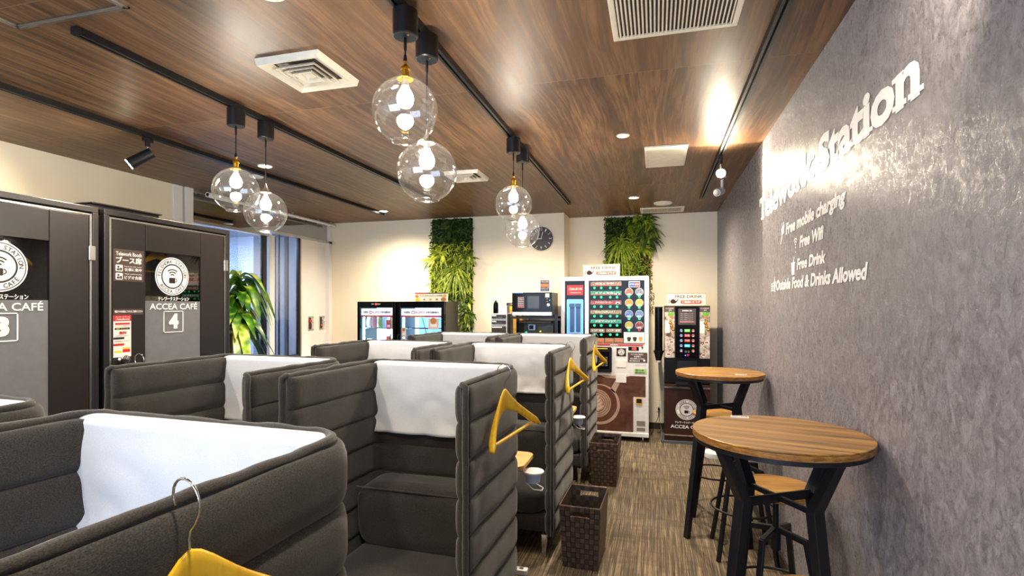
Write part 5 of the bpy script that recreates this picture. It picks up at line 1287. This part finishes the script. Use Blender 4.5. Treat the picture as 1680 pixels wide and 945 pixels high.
def plant_panel(x0, x1, z0, z1, Y, label, regions, seed, name='plant_panel'):
    rg = random.Random(seed); t = thing(name, label, 'green wall', ((x0 + x1) / 2, Y, z0)); cx = (x0 + x1) / 2
    MB().box((x0 if x0 > -2 else XCUT) - cx + .01, -.02, .0, x1 - cx - .01, 0, z1 - z0).obj('backing', plain('foliage_backing', (.010, .025, .008), .9), t)
    if x0 < -2: MB().box(x0 - cx + .01, -.02, ZCUT - z0, XCUT - cx + .01, 0, z1 - z0).obj('upper_backing', plain('foliage_backing', (.010, .025, .008), .9), t)
    B = {k: MB() for k in LM}
    N = int((x1 - x0) * (z1 - z0) * 5200)
    for i in range(N):
        x = rg.uniform(x0, x1); z = rg.uniform(z0, z1)
        if x < XCUT and z < ZCUT: continue
        f = (z - z0) / (z1 - z0); u = (x - x0) / (x1 - x0)
        k = regions(u, f, rg)
        a = rg.uniform(0, 2 * PI); d = Vector((math.cos(a), -rg.uniform(.3, 1.3), math.sin(a) * .8 - .15)); y = -.02 - rg.uniform(0, .045)
        if k == 'fern': m, L, w, b = 'lime', rg.uniform(.05, .085), .009, .5
        elif k == 'dfern': m, L, w, b = 'dark', rg.uniform(.05, .08), .009, .5
        elif k == 'bush': m, L, w, b = 'mid', rg.uniform(.02, .035), .009, .1
        elif k == 'rust': m, L, w, b = 'rust', rg.uniform(.02, .03), .008, .1
        elif k == 'limebush': m, L, w, b = 'lime', rg.uniform(.02, .035), .010, .1
        elif k == 'big': m, L, w, b = rg.choice(['mid', 'lime', 'mid', 'dark']), rg.uniform(.06, .11), .015, .4
        else: m, L, w, b = 'dark', rg.uniform(.018, .034), .009, .1
        leafblade(B[m], (x - cx, y, z - z0), d, (d.x * .2, -1, .3), L, w, b, 3 if L < .04 else 4)
    return t, B, cx, rg
def tuft(B, m, cx, z0, x, z, rg, n, L, w, drop=.9, y=-.05, spread=1.0):
    for i in range(n):
        a = rg.uniform(0, 2 * PI); d = Vector((math.cos(a) * spread, -rg.uniform(.2, .9), math.sin(a) * .9 + .1))
        leafblade(B[m], (x - cx + rg.uniform(-.01, .01), y, z - z0 + rg.uniform(-.01, .01)), d, (0, -1, .4), L * rg.uniform(.6, 1.1), w, drop * rg.uniform(.4, 1.1), 7)
def fin(t, B):
    nm = {'dark': 'dark_foliage', 'mid': 'green_foliage', 'lime': 'lime_foliage', 'grass': 'grass_tuft', 'rust': 'rust_foliage'}
    for k, mb in B.items():
        if len(mb.bm.faces): mb.obj(nm[k], LM[k], t, recalc=False)
        else: mb.bm.free()
def reg1(u, f, rg):
    r = rg.random()
    if f > .80: return 'dfern' if (r < .45 and .25 < u < .75) else ('small' if r < .85 else 'bush')
    if f > .68: return 'small' if r < .55 else ('fern' if r < .8 else 'bush')
    if f > .54: return 'fern' if r < .65 else ('big' if r < .85 else 'limebush')
    if f > .38: return 'limebush' if r < .35 and u < .5 else ('bush' if r < .7 else 'fern')
    if f > .30: return 'bush'
    if f > .12: return 'big' if r < .5 else 'bush'
    return 'limebush' if r < .4 else 'bush'
t, B, cx, rg = plant_panel(-2.766, -2.205, 1.10, 2.59, 6.25, 'tall leafy green wall panel rising behind the dark freezer', reg1, 3)
tuft(B, 'grass', cx, 1.10, -2.42, 1.93, rg, 70, .26, .0055, 1.0); tuft(B, 'lime', cx, 1.10, -2.63, 2.16, rg, 26, .20, .014, .5); tuft(B, 'dark', cx, 1.10, -2.50, 2.45, rg, 24, .18, .012, .4)
tuft(B, 'lime', cx, 1.10, -2.74, 2.08, rg, 14, .17, .010, .5); tuft(B, 'mid', cx, 1.10, -2.30, 1.42, rg, 30, .15, .012, .3); tuft(B, 'mid', cx, 1.10, -2.25, 2.08, rg, 16, .16, .013, .5)
fin(t, B)
def reg2(u, f, rg):
    r = rg.random()
    if u > .85 and f < .45: return 'rust' if r < .35 and f > .2 else 'bush'
    if f > .75 and u < .55: return 'small' if r < .85 else 'bush'
    if u > .5 and f > .5: return 'big' if r < .45 else 'fern'
    if f > .5: return 'small' if r < .7 else 'bush'
    return 'limebush' if r < .45 else 'bush'
t, B, cx, rg = plant_panel(-.612, -.055, 1.72, 2.585, 6.65, 'leafy green wall panel behind the large white vending machine', reg2, 5)
tuft(B, 'grass', cx, 1.72, -.42, 2.28, rg, 60, .26, .0055, 1.0); tuft(B, 'mid', cx, 1.72, -.12, 2.48, rg, 26, .24, .014, .7); tuft(B, 'dark', cx, 1.72, -.10, 2.35, rg, 20, .22, .013, .6)
tuft(B, 'dark', cx, 1.72, -.09, 2.54, rg, 20, .20, .013, .6); tuft(B, 'lime', cx, 1.72, -.18, 2.2, rg, 26, .16, .014, .5); tuft(B, 'grass', cx, 1.72, -.42, 2.22, rg, 30, .2, .006, 1.2)
for k in range(60): leafblade(B['mid' if k % 3 else 'rust'], (-.06 - cx + rg.uniform(-.02, .03), -.03, rg.uniform(-.30, .05)), (rg.uniform(-1, 1), -1, rg.uniform(-1, .3)), (0, -1, 0), .03, .005, .3, 3)
fin(t, B)

# ------------------------------------------------------------------ dracaena by the entrance
t = thing('potted_plant', 'leafy yellow-green dracaena in a pot beside booth 4 and the glass', 'plant', (-3.88, 4.25, 0)); rg = random.Random(11)
MB().lathe([(.0, 0), (.12, 0), (.16, .30), (.165, .34), (.15, .34), (.145, .30), (0, .30)], n=36).obj('pot', M_white, t, smooth=True)
MB().lathe([(.0, .295), (.143, .295), (.143, .305), (0, .31)], n=30).obj('soil', M_dark, t)
TR = [((-.14, .0), 1.36), ((-.05, .03), 1.58), ((-.0, -.05), 1.22)]
for (bx, by), h in TR: MB().tube([(bx * .5, by, .3), (bx * .9, by, h * .6), (bx, by, h)], [.028, .024, .022], 12).obj('trunk', plain('cane_bark', (.30, .18, .09), .8), t, smooth='all')
tt = NT('dracaena_leaf'); f = tt.noise(tt.coords(), 6, 2); tt.set(Base_Color=tt.ramp(f, [(.42, (.02, .11, .008)), (.49, (.09, .28, .012)), (.55, (.38, .58, .03)), (.62, (.66, .74, .20))]), Roughness=.35)
for (bx, by), h in TR:
    for i in range(27):
        a = rg.uniform(0, 2 * PI); el = rg.uniform(.3, 1.5); L = rg.uniform(.30, .46); mb = MB()
        leafblade(mb, (bx, by, h - .02 + .012 * i * .8), (math.cos(a), math.sin(a), el), (math.cos(a) * -.3, math.sin(a) * -.3, 1), L, .048, rg.uniform(.9, 1.9), 10); mb.obj('leaf', tt.m, t, smooth='all', recalc=False)
